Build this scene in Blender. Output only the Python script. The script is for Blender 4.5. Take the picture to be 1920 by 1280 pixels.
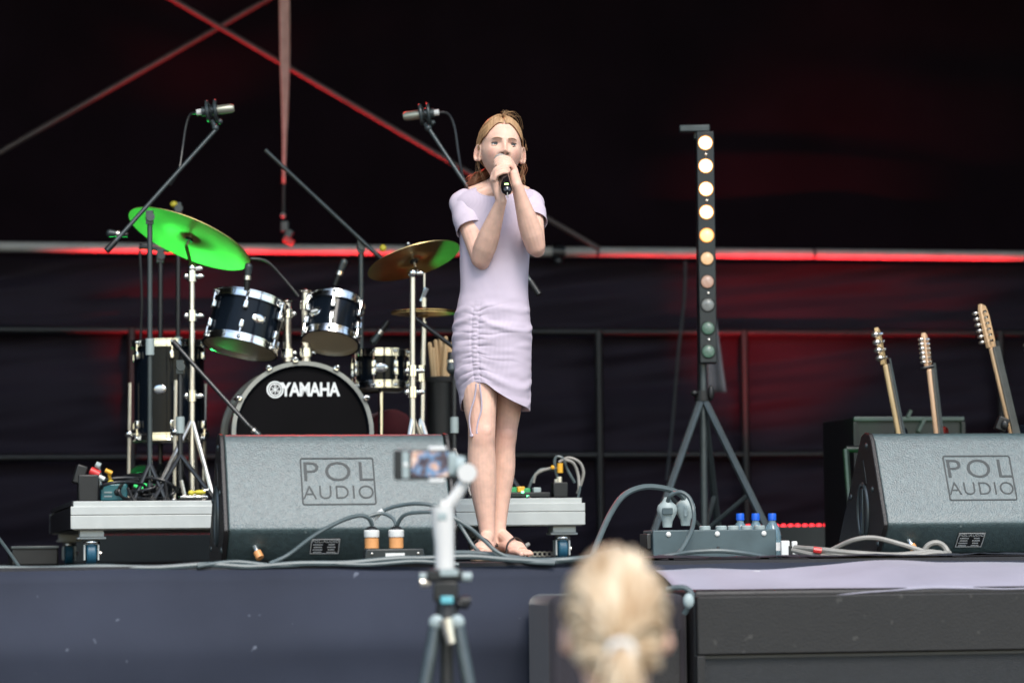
import bpy, math, random
from mathutils import Vector, Matrix, noise
random.seed(7)
sc = bpy.context.scene
R = math.radians
for o in list(bpy.data.objects):
    bpy.data.objects.remove(o)

# ------------------------------------------------------------------ camera
Z0 = 1.30                      # height of the stage floor
CAM_Z = Z0 + 0.03
FPX = 5600.0                   # focal length in photograph pixels (1920 wide)
PITCH, ROLL = 4.03, -0.6
CM = Matrix.Translation((0, 0, CAM_Z)) @ Matrix.Rotation(R(90 + PITCH), 4, 'X') @ Matrix.Rotation(R(ROLL), 4, 'Z')
cd = bpy.data.cameras.new('camera')
cam = bpy.data.objects.new('camera', cd)
sc.collection.objects.link(cam)
cam.matrix_world = CM
cd.sensor_width = 36
cd.lens = FPX / 1920 * 36
cd.clip_start, cd.clip_end = 0.1, 2000
cd.dof.use_dof = True
cd.dof.focus_distance = 9.9
cd.dof.aperture_fstop = 2.15
cd.dof.aperture_blades = 0
sc.camera = cam

# ------------------------------------------------------------------ sky, sun, exposure
SUN_EL, SUN_AZ = 50.0, 16.0    # sun stands behind the camera, a little to its right
w = bpy.data.worlds.new('World'); sc.world = w; w.use_nodes = True
nt = w.node_tree; nt.nodes.clear()
wo = nt.nodes.new('ShaderNodeOutputWorld'); bg = nt.nodes.new('ShaderNodeBackground'); sk = nt.nodes.new('ShaderNodeTexSky')
sk.sky_type = 'NISHITA'; sk.sun_disc = False
sk.sun_elevation = R(SUN_EL); sk.sun_rotation = R(180 - SUN_AZ)
sk.air_density = 1.5; sk.dust_density = 1.0
bg.inputs['Strength'].default_value = 0.115
nt.links.new(sk.outputs[0], bg.inputs[0]); nt.links.new(bg.outputs[0], wo.inputs[0])
sd = bpy.data.lights.new('sun', 'SUN'); sd.energy = 1.5; sd.angle = R(22); sd.color = (1, .94, .86)
sun = bpy.data.objects.new('sun', sd); sc.collection.objects.link(sun)
sdir = Vector((math.sin(R(SUN_AZ)) * math.cos(R(SUN_EL)), -math.cos(R(SUN_AZ)) * math.cos(R(SUN_EL)), math.sin(R(SUN_EL))))
sun.rotation_euler = sdir.to_track_quat('Z', 'Y').to_euler(); sun.location = (3, -4, 8)
vs = sc.view_settings
vs.view_transform = 'Standard'; vs.look = 'None'; vs.gamma = 1; vs.exposure = 1.23
vs.use_curve_mapping = False

# ------------------------------------------------------------------ helpers
YAW = R(11)                    # the stage is turned: its right end is farther away
UX = Vector((math.cos(YAW), math.sin(YAW), 0)); UY = Vector((-math.sin(YAW), math.cos(YAW), 0)); UZ = Vector((0, 0, 1))
CROT = CM.to_3x3()
def P(px, py, Y):              # the point at depth Y that the photograph shows at (px, py)
    d = CROT @ Vector(((px - 960) / FPX, -(py - 640) / FPX, -1))
    t = Y / d.y
    return Vector((0, 0, CAM_Z)) + d * t
def PF(px, Y, z=Z0):           # the point at height z and depth Y in the column px
    for _ in range(3):
        pass
    a = P(px, 600, Y); b = P(px, 1000, Y)
    k = (z - a.z) / (b.z - a.z)
    return a + (b - a) * k
def G(px, py, dy=0.0): return P(px, py, 10 + dy)
def frame(o, x=UX, y=UY, z=UZ):
    m = Matrix((x, y, z)).transposed().to_4x4(); m.translation = o
    return m
def lerp(a, b, t): return a + (b - a) * t
def smooth(a, b, x):
    t = max(0, min(1, (x - a) / (b - a))); return t * t * (3 - 2 * t)
def interp(tab, x):
    if x <= tab[0][0]: return tab[0][1:]
    for a, b in zip(tab, tab[1:]):
        if x <= b[0]:
            t = (x - a[0]) / (b[0] - a[0])
            return tuple(lerp(p, q, t) for p, q in zip(a[1:], b[1:]))
    return tab[-1][1:]
def spline(tab, x):            # catmull-rom through a table of (x, ...)
    n = len(tab)
    if x <= tab[0][0]: return tab[0][1:]
    if x >= tab[-1][0]: return tab[-1][1:]
    for i in range(n - 1):
        if x <= tab[i + 1][0]:
            a, b = tab[i], tab[i + 1]; p, q = tab[max(0, i - 1)], tab[min(n - 1, i + 2)]
            h = b[0] - a[0]; t = (x - a[0]) / h
            out = []
            for k in range(1, len(a)):
                m0 = (b[k] - p[k]) / (b[0] - p[0]) * h; m1 = (q[k] - a[k]) / (q[0] - a[0]) * h
                out.append((2*t**3 - 3*t*t + 1) * a[k] + (t**3 - 2*t*t + t) * m0 + (-2*t**3 + 3*t*t) * b[k] + (t**3 - t*t) * m1)
            return tuple(out)
def curve_pts(pts, n=8):       # smooth polyline through 3-D points
    pts = [Vector(p) for p in pts]; out = []
    for i in range(len(pts) - 1):
        p0 = pts[max(0, i - 1)]; p1 = pts[i]; p2 = pts[i + 1]; p3 = pts[min(len(pts) - 1, i + 2)]
        for k in range(n):
            t = k / n
            out.append(0.5 * ((2 * p1) + (p2 - p0) * t + (2*p0 - 5*p1 + 4*p2 - p3) * t*t + (3*p1 - p0 - 3*p2 + p3) * t**3))
    out.append(pts[-1]); return out

class MB:
    def __init__(s, M=None): s.v = []; s.f = []; s.M = M or Matrix()
    def add(s, vs_, fs):
        o = len(s.v); s.v += [s.M @ Vector(v) for v in vs_]; s.f += [tuple(i + o for i in f) for f in fs]; return s
    def box(s, c, d, rot=None):
        x, y, z = d[0] / 2, d[1] / 2, d[2] / 2
        vv = [Vector(p) for p in ((-x,-y,-z),(x,-y,-z),(x,y,-z),(-x,y,-z),(-x,-y,z),(x,-y,z),(x,y,z),(-x,y,z))]
        if rot is not None: vv = [rot @ p for p in vv]
        c = Vector(c)
        return s.add([c + p for p in vv], [(0,3,2,1),(4,5,6,7),(0,1,5,4),(1,2,6,5),(2,3,7,6),(3,0,4,7)])
    def tube(s, pts, r, seg=10, cap=True, closed=False, flat=1.0):
        pts = [Vector(p) for p in pts]; n = len(pts)
        rr = r if isinstance(r, (list, tuple)) else [r] * n
        if len(rr) != n: rr = [spline([(i,) + ((q,)) for i, q in enumerate(rr)], k * (len(rr) - 1) / (n - 1))[0] for k in range(n)]
        vv = []; up = None
        for i, p in enumerate(pts):
            a = pts[(i - 1) % n] if (i or closed) else p; b = pts[(i + 1) % n] if (i < n - 1 or closed) else p
            t = (b - a).normalized()
            if up is None:
                ref = Vector((0, 0, 1)) if abs(t.z) < .9 else Vector((1, 0, 0)); up = (ref - t * ref.dot(t)).normalized()
            else:
                q = up - t * up.dot(t); up = q.normalized() if q.length > 1e-6 else up
            sd_ = t.cross(up)
            for k in range(seg):
                a_ = 2 * math.pi * k / seg
                vv.append(p + (up * math.cos(a_) * flat + sd_ * math.sin(a_)) * rr[i])
        fs = []
        for i in range(n if closed else n - 1):
            j = (i + 1) % n
            for k in range(seg):
                l = (k + 1) % seg
                fs.append((i*seg + k, i*seg + l, j*seg + l, j*seg + k))
        if cap and not closed:
            fs.append(tuple(range(seg))[::-1]); fs.append(tuple(range((n - 1) * seg, n * seg)))
        return s.add(vv, [f[::-1] for f in fs])
    def lathe(s, prof, seg=32, M=None):     # profile of (r, z) about local z
        M = M or Matrix(); vv = []; fs = []
        for r, z in prof:
            for k in range(seg):
                a = 2 * math.pi * k / seg; vv.append(M @ Vector((r * math.cos(a), r * math.sin(a), z)))
        for i in range(len(prof) - 1):
            for k in range(seg):
                l = (k + 1) % seg; fs.append((i*seg + k, i*seg + l, (i+1)*seg + l, (i+1)*seg + k))
        if prof[0][0] > 1e-5: fs.append(tuple(range(seg))[::-1])
        if prof[-1][0] > 1e-5: fs.append(tuple(range((len(prof)-1)*seg, len(prof)*seg)))
        return s.add(vv, fs)
    def ell(s, c, r, seg=16, rings=10, rot=None):
        if not isinstance(r, (tuple, list)): r = (r, r, r)
        c = Vector(c); vv = []; fs = []
        for i in range(rings + 1):
            ph = math.pi * i / rings - math.pi / 2
            for k in range(seg):
                a = 2 * math.pi * k / seg
                p = Vector((r[0]*math.cos(ph)*math.cos(a), r[1]*math.cos(ph)*math.sin(a), r[2]*math.sin(ph)))
                vv.append(c + (rot @ p if rot is not None else p))
        for i in range(rings):
            for k in range(seg):
                l = (k + 1) % seg; fs.append((i*seg + k, i*seg + l, (i+1)*seg + l, (i+1)*seg + k))
        return s.add(vv, fs)
    def prism(s, outline, h0, h1, M=None):  # outline (x, y) extruded in local z
        M = M or Matrix(); n = len(outline)
        vv = [M @ Vector((x, y, h0)) for x, y in outline] + [M @ Vector((x, y, h1)) for x, y in outline]
        fs = [tuple(range(n))[::-1], tuple(range(n, 2*n))] + [(i, (i+1) % n, n + (i+1) % n, n + i) for i in range(n)]
        return s.add(vv, fs)
    def grid(s, fn, nu, nv, closed_u=False):
        vv = [fn(i / (nu if closed_u else nu - 1), j / (nv - 1)) for j in range(nv) for i in range(nu)]
        fs = []
        for j in range(nv - 1):
            for i in range(nu if closed_u else nu - 1):
                k = (i + 1) % nu; fs.append((j*nu + i, j*nu + k, (j+1)*nu + k, (j+1)*nu + i))
        return s.add(vv, fs)
    def build(s, name, mat, parent=None, sharp=38, bevel=0, kind=None, origin=None):
        me = bpy.data.meshes.new(name)
        o = bpy.data.objects.new(name, me); sc.collection.objects.link(o)
        base = Vector((0, 0, 0))
        if parent is not None:
            o.parent = parent; q = parent
            while q is not None: base += q.location; q = q.parent
        elif origin is not None: base = Vector(origin); o.location = base
        else:
            lo = Vector([min(v[i] for v in s.v) for i in range(3)]); hi = Vector([max(v[i] for v in s.v) for i in range(3)])
            base = Vector(((lo.x + hi.x) / 2, (lo.y + hi.y) / 2, lo.z)); o.location = base
        me.from_pydata([v - base for v in s.v], [], s.f); me.update()
        for p in me.polygons: p.use_smooth = True
        if sharp < 180: me.set_sharp_from_angle(angle=R(sharp))
        if mat: me.materials.append(mat)
        if bevel:
            b = o.modifiers.new('bevel', 'BEVEL'); b.width = bevel; b.segments = 3; b.limit_method = 'ANGLE'; b.angle_limit = R(30); b.harden_normals = False
        if kind: o['kind'] = kind
        return o
def tag(o, label, cat, group=None, kind=None):
    o['label'] = label; o['category'] = cat
    if group: o['group'] = group
    if kind: o['kind'] = kind
    return o
def thing(name, label, cat, loc, group=None):
    o = bpy.data.objects.new(name, None); o.location = loc; o.empty_display_size = .05; sc.collection.objects.link(o)
    return tag(o, label, cat, group)
def text_geo(txt, size, M, bold=0.0, extrude=0.0004, spacing=1.0, sx=1.0):
    cu = bpy.data.curves.new('text', 'FONT'); cu.body = txt; cu.size = size; cu.align_x = 'CENTER'; cu.align_y = 'CENTER'
    cu.offset = bold; cu.extrude = extrude; cu.space_character = spacing; cu.resolution_u = 4
    ob = bpy.data.objects.new('text', cu); sc.collection.objects.link(ob)
    dg = bpy.context.evaluated_depsgraph_get(); dg.update()
    me = bpy.data.meshes.new_from_object(ob.evaluated_get(dg))
    vv = [M @ Vector((v.co.x * sx, v.co.y, v.co.z)) for v in me.vertices]; ff = [tuple(p.vertices) for p in me.polygons]
    bpy.data.objects.remove(ob); bpy.data.curves.remove(cu); bpy.data.meshes.remove(me)
    return vv, ff

# ------------------------------------------------------------------ materials
def mat(name, col, rough=.5, metal=0, var=.15, nscale=8, bump=0, bscale=60, spec=.5, emit=None, estr=0, sss=0, coat=0, sheen=0, trans=0, stretch=(1,1,1), col2=None, detail=4, alpha=1):
    m = bpy.data.materials.new(name); m.use_nodes = True; n = m.node_tree.nodes; L = m.node_tree.links
    b = n['Principled BSDF']
    b.inputs['Roughness'].default_value = rough; b.inputs['Metallic'].default_value = metal
    b.inputs['Specular IOR Level'].default_value = spec
    tc = n.new('ShaderNodeTexCoord'); mp = n.new('ShaderNodeMapping'); mp.inputs['Scale'].default_value = stretch
    L.new(tc.outputs['Object'], mp.inputs[0])
    ns = n.new('ShaderNodeTexNoise'); ns.inputs['Scale'].default_value = nscale; ns.inputs['Detail'].default_value = detail
    L.new(mp.outputs[0], ns.inputs[0])
    cr = n.new('ShaderNodeValToRGB'); cr.color_ramp.elements[0].position = .3; cr.color_ramp.elements[1].position = .7
    a = col2 if col2 else tuple(max(0, c * (1 - var)) for c in col); c_ = col if col2 else tuple(min(1, c * (1 + var)) for c in col)
    cr.color_ramp.elements[0].color = (*a, 1); cr.color_ramp.elements[1].color = (*c_, 1)
    L.new(ns.outputs['Fac'], cr.inputs[0]); L.new(cr.outputs[0], b.inputs['Base Color'])
    if bump:
        nb = n.new('ShaderNodeTexNoise'); nb.inputs['Scale'].default_value = bscale; nb.inputs['Detail'].default_value = 3
        L.new(mp.outputs[0], nb.inputs[0])
        bp = n.new('ShaderNodeBump'); bp.inputs['Strength'].default_value = bump; bp.inputs['Distance'].default_value = .004
        L.new(nb.outputs['Fac'], bp.inputs['Height']); L.new(bp.outputs[0], b.inputs['Normal'])
    if emit: b.inputs['Emission Color'].default_value = (*emit, 1); b.inputs['Emission Strength'].default_value = estr
    if sss:
        b.inputs['Subsurface Weight'].default_value = sss; b.inputs['Subsurface Radius'].default_value = (.012, .005, .003); b.inputs['Subsurface Scale'].default_value = 1
    if coat: b.inputs['Coat Weight'].default_value = coat; b.inputs['Coat Roughness'].default_value = .08
    if sheen: b.inputs['Sheen Weight'].default_value = sheen; b.inputs['Sheen Roughness'].default_value = .4
    if trans: b.inputs['Transmission Weight'].default_value = trans
    return m
M_ = {}
M_['ground'] = mat('paving', (.085,.09,.095), .9, nscale=3, bump=.3)
M_['deck'] = mat('stage_deck', (.018,.018,.022), .7, nscale=5, bump=.3)
M_['roof'] = mat('roof_fabric', (.012,.011,.012), .9)
M_['curtain'] = mat('curtain_fabric', (.0090,.0052,.0078), .95, nscale=3, spec=.03)
M_['tarp'] = mat('tarp_fabric', (.0190,.0145,.0225), .75, nscale=4, bump=.15, bscale=25, spec=.12, stretch=(.4,1,1.6))
M_['skirt'] = mat('skirt_fabric', (.026,.030,.045), .75, nscale=1.6, var=.22, bump=.12, bscale=300, sheen=.08, spec=.15)
M_['skirt_pale'] = mat('pale_fabric', (.30,.285,.345), .75, nscale=3, bump=.1, sheen=.2)
M_['floorcloth'] = mat('floor_cloth', (.022,.026,.036), .6, nscale=6, bump=.3, bscale=15)
M_['alu'] = mat('aluminium', (.34,.33,.31), .6, .2, nscale=10, var=.1, bump=.05)
M_['brace'] = mat('brace_paint', (.060,.042,.040), .5, 0, nscale=10)
M_['railpaint'] = mat('rail_paint', (.006,.006,.007), .5, nscale=10)
M_['blacksteel'] = mat('black_steel', (.012,.013,.015), .38, 0, nscale=20, spec=.7)
M_['greysteel'] = mat('grey_steel', (.045,.058,.062), .36, .3, nscale=20, spec=.7)
M_['blackplastic'] = mat('black_plastic', (.008,.0085,.009), .45, nscale=20)
M_['rubber'] = mat('rubber', (.02,.02,.02), .8)
M_['chrome'] = mat('chrome', (.82,.82,.80), .14, 1, var=.04)
M_['chromewarm'] = mat('creamlit_chrome', (.86,.80,.72), .30, 1, var=.06, nscale=25)  # chrome with the cream light on the stands put into its colour
M_['drumshell'] = mat('black_lacquer', (.005,.008,.013), .12, nscale=4, spec=.16)
M_['drumhead_black'] = mat('black_drumhead', (.004,.0036,.0042), .6, nscale=5, spec=.06)
M_['drumhead'] = mat('drumhead_film', (.42,.33,.22), .45, nscale=5, var=.12)
M_['logo'] = mat('logo_white', (.72,.74,.73), .5, var=.03)
M_['cymbal'] = mat('cymbal_bronze', (.62,.46,.20), .55, 1, nscale=6, var=.12, bump=.15, bscale=40)
M_['cymbalb'] = mat('cymbal_bronze_polished', (.70,.50,.22), .33, 1, nscale=9, var=.12, bump=.1, bscale=60)
M_['cabinet'] = mat('cabinet_paint', (.050,.080,.084), .44, nscale=60, var=.22, bump=.5, bscale=230, spec=1.0)
M_['cabside'] = mat('cabinet_side', (.011,.009,.009), .5, nscale=10, bump=.4, bscale=200)
M_['groove_shade'] = mat('groove_shade_dark', (.022,.028,.030), .6)  # dark colour stands for the shade inside the badge grooves
M_['plate'] = mat('type_plate', (.02,.02,.022), .4)
M_['platewhite'] = mat('plate_print', (.5,.5,.5), .6)
M_['orange'] = mat('connector_orange', (.62,.28,.10), .45)
M_['white'] = mat('white_plastic', (.66,.66,.64), .45, var=.05)
M_['pale'] = mat('pale_grey_plastic', (.30,.36,.36), .5, var=.08)
M_['distro'] = mat('distro_paint', (.055,.085,.095), .5, nscale=12, bump=.1)
M_['cable'] = mat('cable_grey_green', (.075,.10,.105), .42, nscale=15)
M_['cableblack'] = mat('cable_black', (.014,.015,.017), .4, nscale=15)
M_['cablegrey'] = mat('cable_beige_grey', (.24,.23,.21), .5, nscale=15)
M_['bluecap'] = mat('blue_cap', (.01,.11,.62), .35, var=.05)
M_['bottle'] = mat('bottle_plastic', (.45,.68,.78), .12, trans=.75, var=.03)
M_['wood'] = mat('maple', (.46,.33,.17), .4, nscale=6, stretch=(6,6,.6), var=.25, coat=.3)
M_['woodorange'] = mat('amber_maple', (.52,.34,.19), .35, nscale=6, stretch=(6,6,.6), var=.2, coat=.4)
M_['woodpink'] = mat('pale_maple', (.56,.36,.22), .4, nscale=6, stretch=(6,6,.6), var=.2, coat=.3)
M_['fret'] = mat('fretboard', (.10,.10,.09), .5, nscale=20)
M_['guitarred'] = mat('guitar_lacquer', (.10,.012,.010), .15, coat=1)
M_['stick'] = mat('hickory', (.58,.40,.22), .5, nscale=9, stretch=(5,5,.5), var=.2)
M_['crimson'] = mat('crimson_cloth', (.10,.006,.014), .75, nscale=12, bump=.2, sheen=.2)
M_['yellow'] = mat('yellow_tape', (.62,.52,.05), .5)
M_['amber'] = mat('amber_plastic', (.75,.38,.03), .4)
M_['redplastic'] = mat('red_plastic', (.6,.03,.03), .4)
M_['teal'] = mat('teal_enamel', (.015,.11,.13), .35)
M_['green'] = mat('green_plastic', (.03,.30,.10), .4)
M_['bluewheel'] = mat('blue_polyurethane', (.015,.09,.15), .45)
M_['strap'] = mat('strap_webbing', (.36,.30,.26), .7, nscale=15)
M_['subpaint'] = mat('sub_paint', (.010,.0092,.0088), .62, nscale=14, bump=.25, bscale=150)
M_['grille'] = mat('grille_mesh', (.008,.009,.011), .5, nscale=40, bump=.5, bscale=400)
M_['subcover'] = mat('padded_cover', (.018,.0145,.020), .85, nscale=4, sheen=.2)
M_['skin'] = None
M_['lip'] = mat('lip_skin', (.50,.20,.17), .5, sss=.2)
M_['sandal'] = mat('sandal_leather', (.03,.022,.02), .5)
M_['sole'] = mat('sandal_sole', (.30,.20,.13), .7)
M_['eyewhite'] = mat('eye_white', (.40,.36,.34), .25, var=.02)
M_['iris'] = mat('iris_grey', (.035,.042,.04), .2)
M_['lash'] = mat('lash_brown', (.045,.025,.018), .6)
M_['brow'] = mat('brow_blond', (.38,.23,.14), .8)
M_['hair'] = mat('hair_light_brown', (.56,.35,.185), .42, nscale=30, stretch=(6,1,1), col2=(.31,.165,.08), spec=.4)
M_['hair_redlit'] = mat('hair_tail', (.30,.13,.06), .4, nscale=40, stretch=(1,6,6), col2=(.15,.05,.025))  # red stage light on the tail is mixed into its colour
M_['hairblond'] = mat('hair_blond', (.80,.66,.48), .45, nscale=14, stretch=(5,1,1), col2=(.38,.23,.11), spec=.4)
M_['shirt'] = mat('pale_shirt', (.55,.40,.33), .8)
M_['leddark'] = mat('led_housing', (.012,.017,.019), .4)
def emis(name, col, s, base=(.02,.02,.02)): return mat(name, base, .4, emit=col, estr=s)

def skin_mat(spots=()):
    m = mat('skin', (.74,.465,.36), .5, nscale=34, var=.10, sss=.12, spec=.35, bump=.06, bscale=240)
    n = m.node_tree.nodes; L = m.node_tree.links; b = n['Principled BSDF']
    b.inputs['Subsurface Radius'].default_value = (.010, .004, .002)
    if spots:                    # naturally redder skin: cheeks, nose, ears, knees, elbows, knuckles
        base = b.inputs['Base Color'].links[0].from_socket; tc = [k for k in n if k.type == 'TEX_COORD'][0]; acc = None
        for c, r_, k_ in spots:
            d = n.new('ShaderNodeVectorMath'); d.operation = 'DISTANCE'; d.inputs[1].default_value = c; L.new(tc.outputs['Object'], d.inputs[0])
            mr = n.new('ShaderNodeMapRange'); mr.interpolation_type = 'SMOOTHSTEP'; mr.inputs[1].default_value = r_; mr.inputs[2].default_value = 0; mr.inputs[4].default_value = k_; L.new(d.outputs['Value'], mr.inputs[0])
            if acc is None: acc = mr.outputs[0]
            else:
                a = n.new('ShaderNodeMath'); a.operation = 'MAXIMUM'; L.new(acc, a.inputs[0]); L.new(mr.outputs[0], a.inputs[1]); acc = a.outputs[0]
        mx = n.new('ShaderNodeMix'); mx.data_type = 'RGBA'; mx.inputs[7].default_value = (.66, .30, .24, 1)
        L.new(acc, mx.inputs[0]); L.new(base, mx.inputs[6]); L.new(mx.outputs[2], b.inputs['Base Color'])
    return m
M_['skin'] = skin_mat()
def dress_mat():
    m = bpy.data.materials.new('lilac_rib_knit'); m.use_nodes = True; n = m.node_tree.nodes; L = m.node_tree.links; b = n['Principled BSDF']
    b.inputs['Roughness'].default_value = .85; b.inputs['Specular IOR Level'].default_value = .15
    b.inputs['Sheen Weight'].default_value = .04
    uv = n.new('ShaderNodeUVMap'); sp = n.new('ShaderNodeSeparateXYZ'); L.new(uv.outputs[0], sp.inputs[0])
    mu = n.new('ShaderNodeMath'); mu.operation = 'MULTIPLY'; mu.inputs[1].default_value = 2 * math.pi * 190; L.new(sp.outputs[0], mu.inputs[0])
    si = n.new('ShaderNodeMath'); si.operation = 'SINE'; L.new(mu.outputs[0], si.inputs[0])
    ma = n.new('ShaderNodeMapRange'); ma.inputs[1].default_value = -1; ma.inputs[2].default_value = 1; L.new(si.outputs[0], ma.inputs[0])
    cr = n.new('ShaderNodeValToRGB'); cr.color_ramp.elements[0].color = (.48,.405,.495,1); cr.color_ramp.elements[1].color = (.57,.495,.575,1)
    L.new(ma.outputs[0], cr.inputs[0]); L.new(cr.outputs[0], b.inputs['Base Color'])
    bp = n.new('ShaderNodeBump'); bp.inputs['Strength'].default_value = .4; bp.inputs['Distance'].default_value = .0012
    L.new(ma.outputs[0], bp.inputs['Height']); L.new(bp.outputs[0], b.inputs['Normal'])
    return m
M_['dress'] = dress_mat()
def add_scuffs(m, scale, lo, col):   # sparse pale specks and rubbed spots
    n = m.node_tree.nodes; L = m.node_tree.links; b = n['Principled BSDF']; base = b.inputs['Base Color'].links[0].from_socket
    tc = [k for k in n if k.type == 'TEX_COORD'][0]; ns = n.new('ShaderNodeTexNoise'); ns.inputs['Scale'].default_value = scale; ns.inputs['Detail'].default_value = 1
    L.new(tc.outputs['Object'], ns.inputs[0]); mr = n.new('ShaderNodeMapRange'); mr.inputs[1].default_value = lo; mr.inputs[2].default_value = lo + .05; L.new(ns.outputs['Fac'], mr.inputs[0])
    mx = n.new('ShaderNodeMix'); mx.data_type = 'RGBA'; mx.inputs[7].default_value = (*col, 1); L.new(mr.outputs[0], mx.inputs[0]); L.new(base, mx.inputs[6]); L.new(mx.outputs[2], b.inputs['Base Color'])
add_scuffs(M_['skirt'], 26, .765, (.10, .11, .14)); add_scuffs(M_['subpaint'], 30, .72, (.035, .033, .03)); add_scuffs(M_['cabinet'], 45, .775, (.16, .20, .20))
M_['dressplain'] = mat('lilac_knit', (.545,.47,.555), .85, nscale=40, var=.05, sheen=.04)

# ================================================================== THE SETTING
g = MB(); g.add([(-120,-120,0),(120,-120,0),(120,120,0),(-120,120,0)], [(0,1,2,3)]); g.build('ground', M_['ground'], kind='structure')
def S(x, y, z=0.0):            # stage coordinates: x along the front, y into the depth from the front edge, z above the floor
    return Vector((0, 8.95, Z0)) + UX * x + UY * y + UZ * z
MS = frame(S(0, 0, 0))
f = MB(MS); f.box((0, 3.2, -.06), (11, 6.4, .12)); f.build('stage_floor', M_['deck'], kind='structure')
f = MB(MS); f.box((0, 3.05, 4.75), (11, 6.9, .12)); f.build('stage_roof', M_['roof'], kind='structure')
for sx, lab in ((-1, 'black side curtain closing the left end of the stage'), (1, 'black side curtain closing the right end of the stage')):
    f = MB(MS)
    f.grid(lambda u, v: (sx * (5.0 + .04 * math.sin(u * 60)), .4 + u * 5.6, 4.6 * v), 90, 8)
    tag(f.build('side_curtain', M_['roof']), lab, 'curtain', 'side curtains of the stage')

BY = 5.22                      # back tarp, in stage depth
def backdrop(name, z0, z1, y, m, fold, lab, nu=260, nv=90):
    b = MB(MS); b.grid(lambda u, v: (-4.9 + 9.8 * u, y + fold(-4.9 + 9.8 * u, z0 + (z1 - z0) * v), z0 + (z1 - z0) * v), nu, nv)
    return tag(b.build(name, m, sharp=180), lab, 'curtain')
def fold_up(x, z):
    return .05 * math.sin(x * 3.1 + .4 * math.sin(x * 1.3)) * .6 + .03 * noise.noise(Vector((x * 1.2, z * .3, 3)))
backdrop('back_curtain', 1.30, 4.65, BY + .45, M_['curtain'], fold_up, 'tall black curtain filling the upper background behind the stage')
def fold_low(x, z):
    n1 = noise.noise(Vector((x * .9 + z * .5, z * 6 - x * .9, 1.7))); n2 = noise.noise(Vector((x * 2.2, z * 15 - x * 1.6, 5.1)))
    top = smooth(.9, 1.4, z)
    n3 = noise.noise(Vector((x * .6, z * 9 - x * 1.5 * top, 9.3)))
    rail = -.035 * math.exp(-((z - 1.09) / .03) ** 2) - .03 * math.exp(-((z - .49) / .03) ** 2)
    return .055 * n1 + .022 * n2 + .034 * n3 * (.4 + top) + rail * .5
backdrop('back_tarp', 0.0, 1.42, BY, M_['tarp'], fold_low, 'dark wrinkled tarp hung below the horizontal truss tube', 420, 130)

# guard rail in front of the tarp
gr = thing('guard_rail', 'dark guard rail of tubes standing against the lower tarp', 'railing', S(0, BY - .10))
for z in (1.075, .487):
    m = MB(MS); m.tube([(-4.6, BY - .095, z), (4.6, BY - .095, z)], .019, 10); m.build('rail', M_['railpaint'], gr)
for px in (1140, 1432, -420, 240, 1960):
    q = PF(px, 14.1); x = (q - S(0, 0)).dot(UX)
    m = MB(MS); m.tube([(x, BY - .10, 0), (x, BY - .10, 1.085)], .021, 10); m.build('post', M_['railpaint'], gr)

# the truss tube that crosses the picture, its joints, the braces and the ratchet strap
TZ = (P(960, 471, 14.1).z - Z0); TY = BY - .16
tt = thing('truss_tube', 'long horizontal aluminium tube crossing the stage behind the drums', 'truss', S(0, TY, TZ - .03))
def sx_at(px, y): # stage x of a photo column on the plane y
    lo, hi = -6.0, 6.0
    for _ in range(40):
        mid = (lo + hi) / 2; w_ = S(mid, y)
        if 960 + FPX * w_.x / w_.y < px: lo = mid
        else: hi = mid
    return lo
cuts = [-260, 1122, 1530, 2300]
for a, b in zip(cuts, cuts[1:]):
    m = MB(MS); m.tube([(sx_at(a, TY) + .008, TY, TZ), (sx_at(b, TY) - .008, TY, TZ)], .025, 16); m.build('tube', M_['alu'], tt)
for px in (1122, 1530):
    x = sx_at(px, TY); m = MB(MS); m.tube([(x - .02, TY, TZ), (x + .02, TY, TZ)], .022, 14); m.build('joint', M_['blacksteel'], tt)
x = sx_at(1048, TY); m = MB(MS); m.tube([(x - .03, TY, TZ), (x + .03, TY, TZ)], .034, 14); m.ell((x, TY - .01, TZ - .045), (.022, .02, .02)); m.build('clamp', M_['blacksteel'], tt)
def brace(a, b, Y, lab):
    m = MB(); pa, pb = P(*a, Y[0]), P(*b, Y[1]); m.tube([pa, pb], .0135, 12)
    return tag(m.build('diagonal_brace', M_['brace']), lab, 'truss', 'diagonal braces of the truss')
brace((-120, 354), (640, -80), (13.75, 14.15), 'thin diagonal brace tube rising from the left edge to the top')
brace((200, -73), (1124, 467), (13.70, 14.0), 'thin diagonal brace tube falling rightwards past the singer to the horizontal tube')
st = thing('ratchet_strap', 'grey webbing strap hanging down to the tube left of the second boom', 'strap', P(533, 460, 13.7))
m = MB(); n = 30
def strap_pt(u, v):
    py = lerp(-80, 345, v); wd = interp([(-80, .026), (120, .022), (250, .011), (345, .007)], py)[0]
    tw = v * 1.2
    c = P(532 + 2 * math.sin(v * 3), py, 13.7)
    return c + Vector(((u - .5) * 2 * wd, (u - .5) * .02 * math.sin(tw * 3), 0))
m.grid(strap_pt, 5, n); ob = m.build('webbing', M_['strap'], st, sharp=180)
so = ob.modifiers.new('solid', 'SOLIDIFY'); so.thickness = .004
m = MB(); m.tube([P(532, 345, 13.7), P(531, 410, 13.7)], .007, 8); m.build('webbing', M_['cableblack'], st)
m = MB(); m.box(P(534, 425, 13.7), (.035, .04, .05)); m.box(P(540, 442, 13.7), (.03, .045, .06), Matrix.Rotation(.5, 3, 'Y')); m.build('ratchet', M_['greysteel'], st, bevel=.004)
m = MB(); m.ell(P(531, 404, 13.68), .013); m.build('hook', M_['alu'], st)
m = MB(); m.box(P(541, 452, 13.66), (.05, .03, .03), Matrix.Rotation(.5, 3, 'Y')); m.build('handle', M_['redplastic'], st, bevel=.004)

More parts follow.
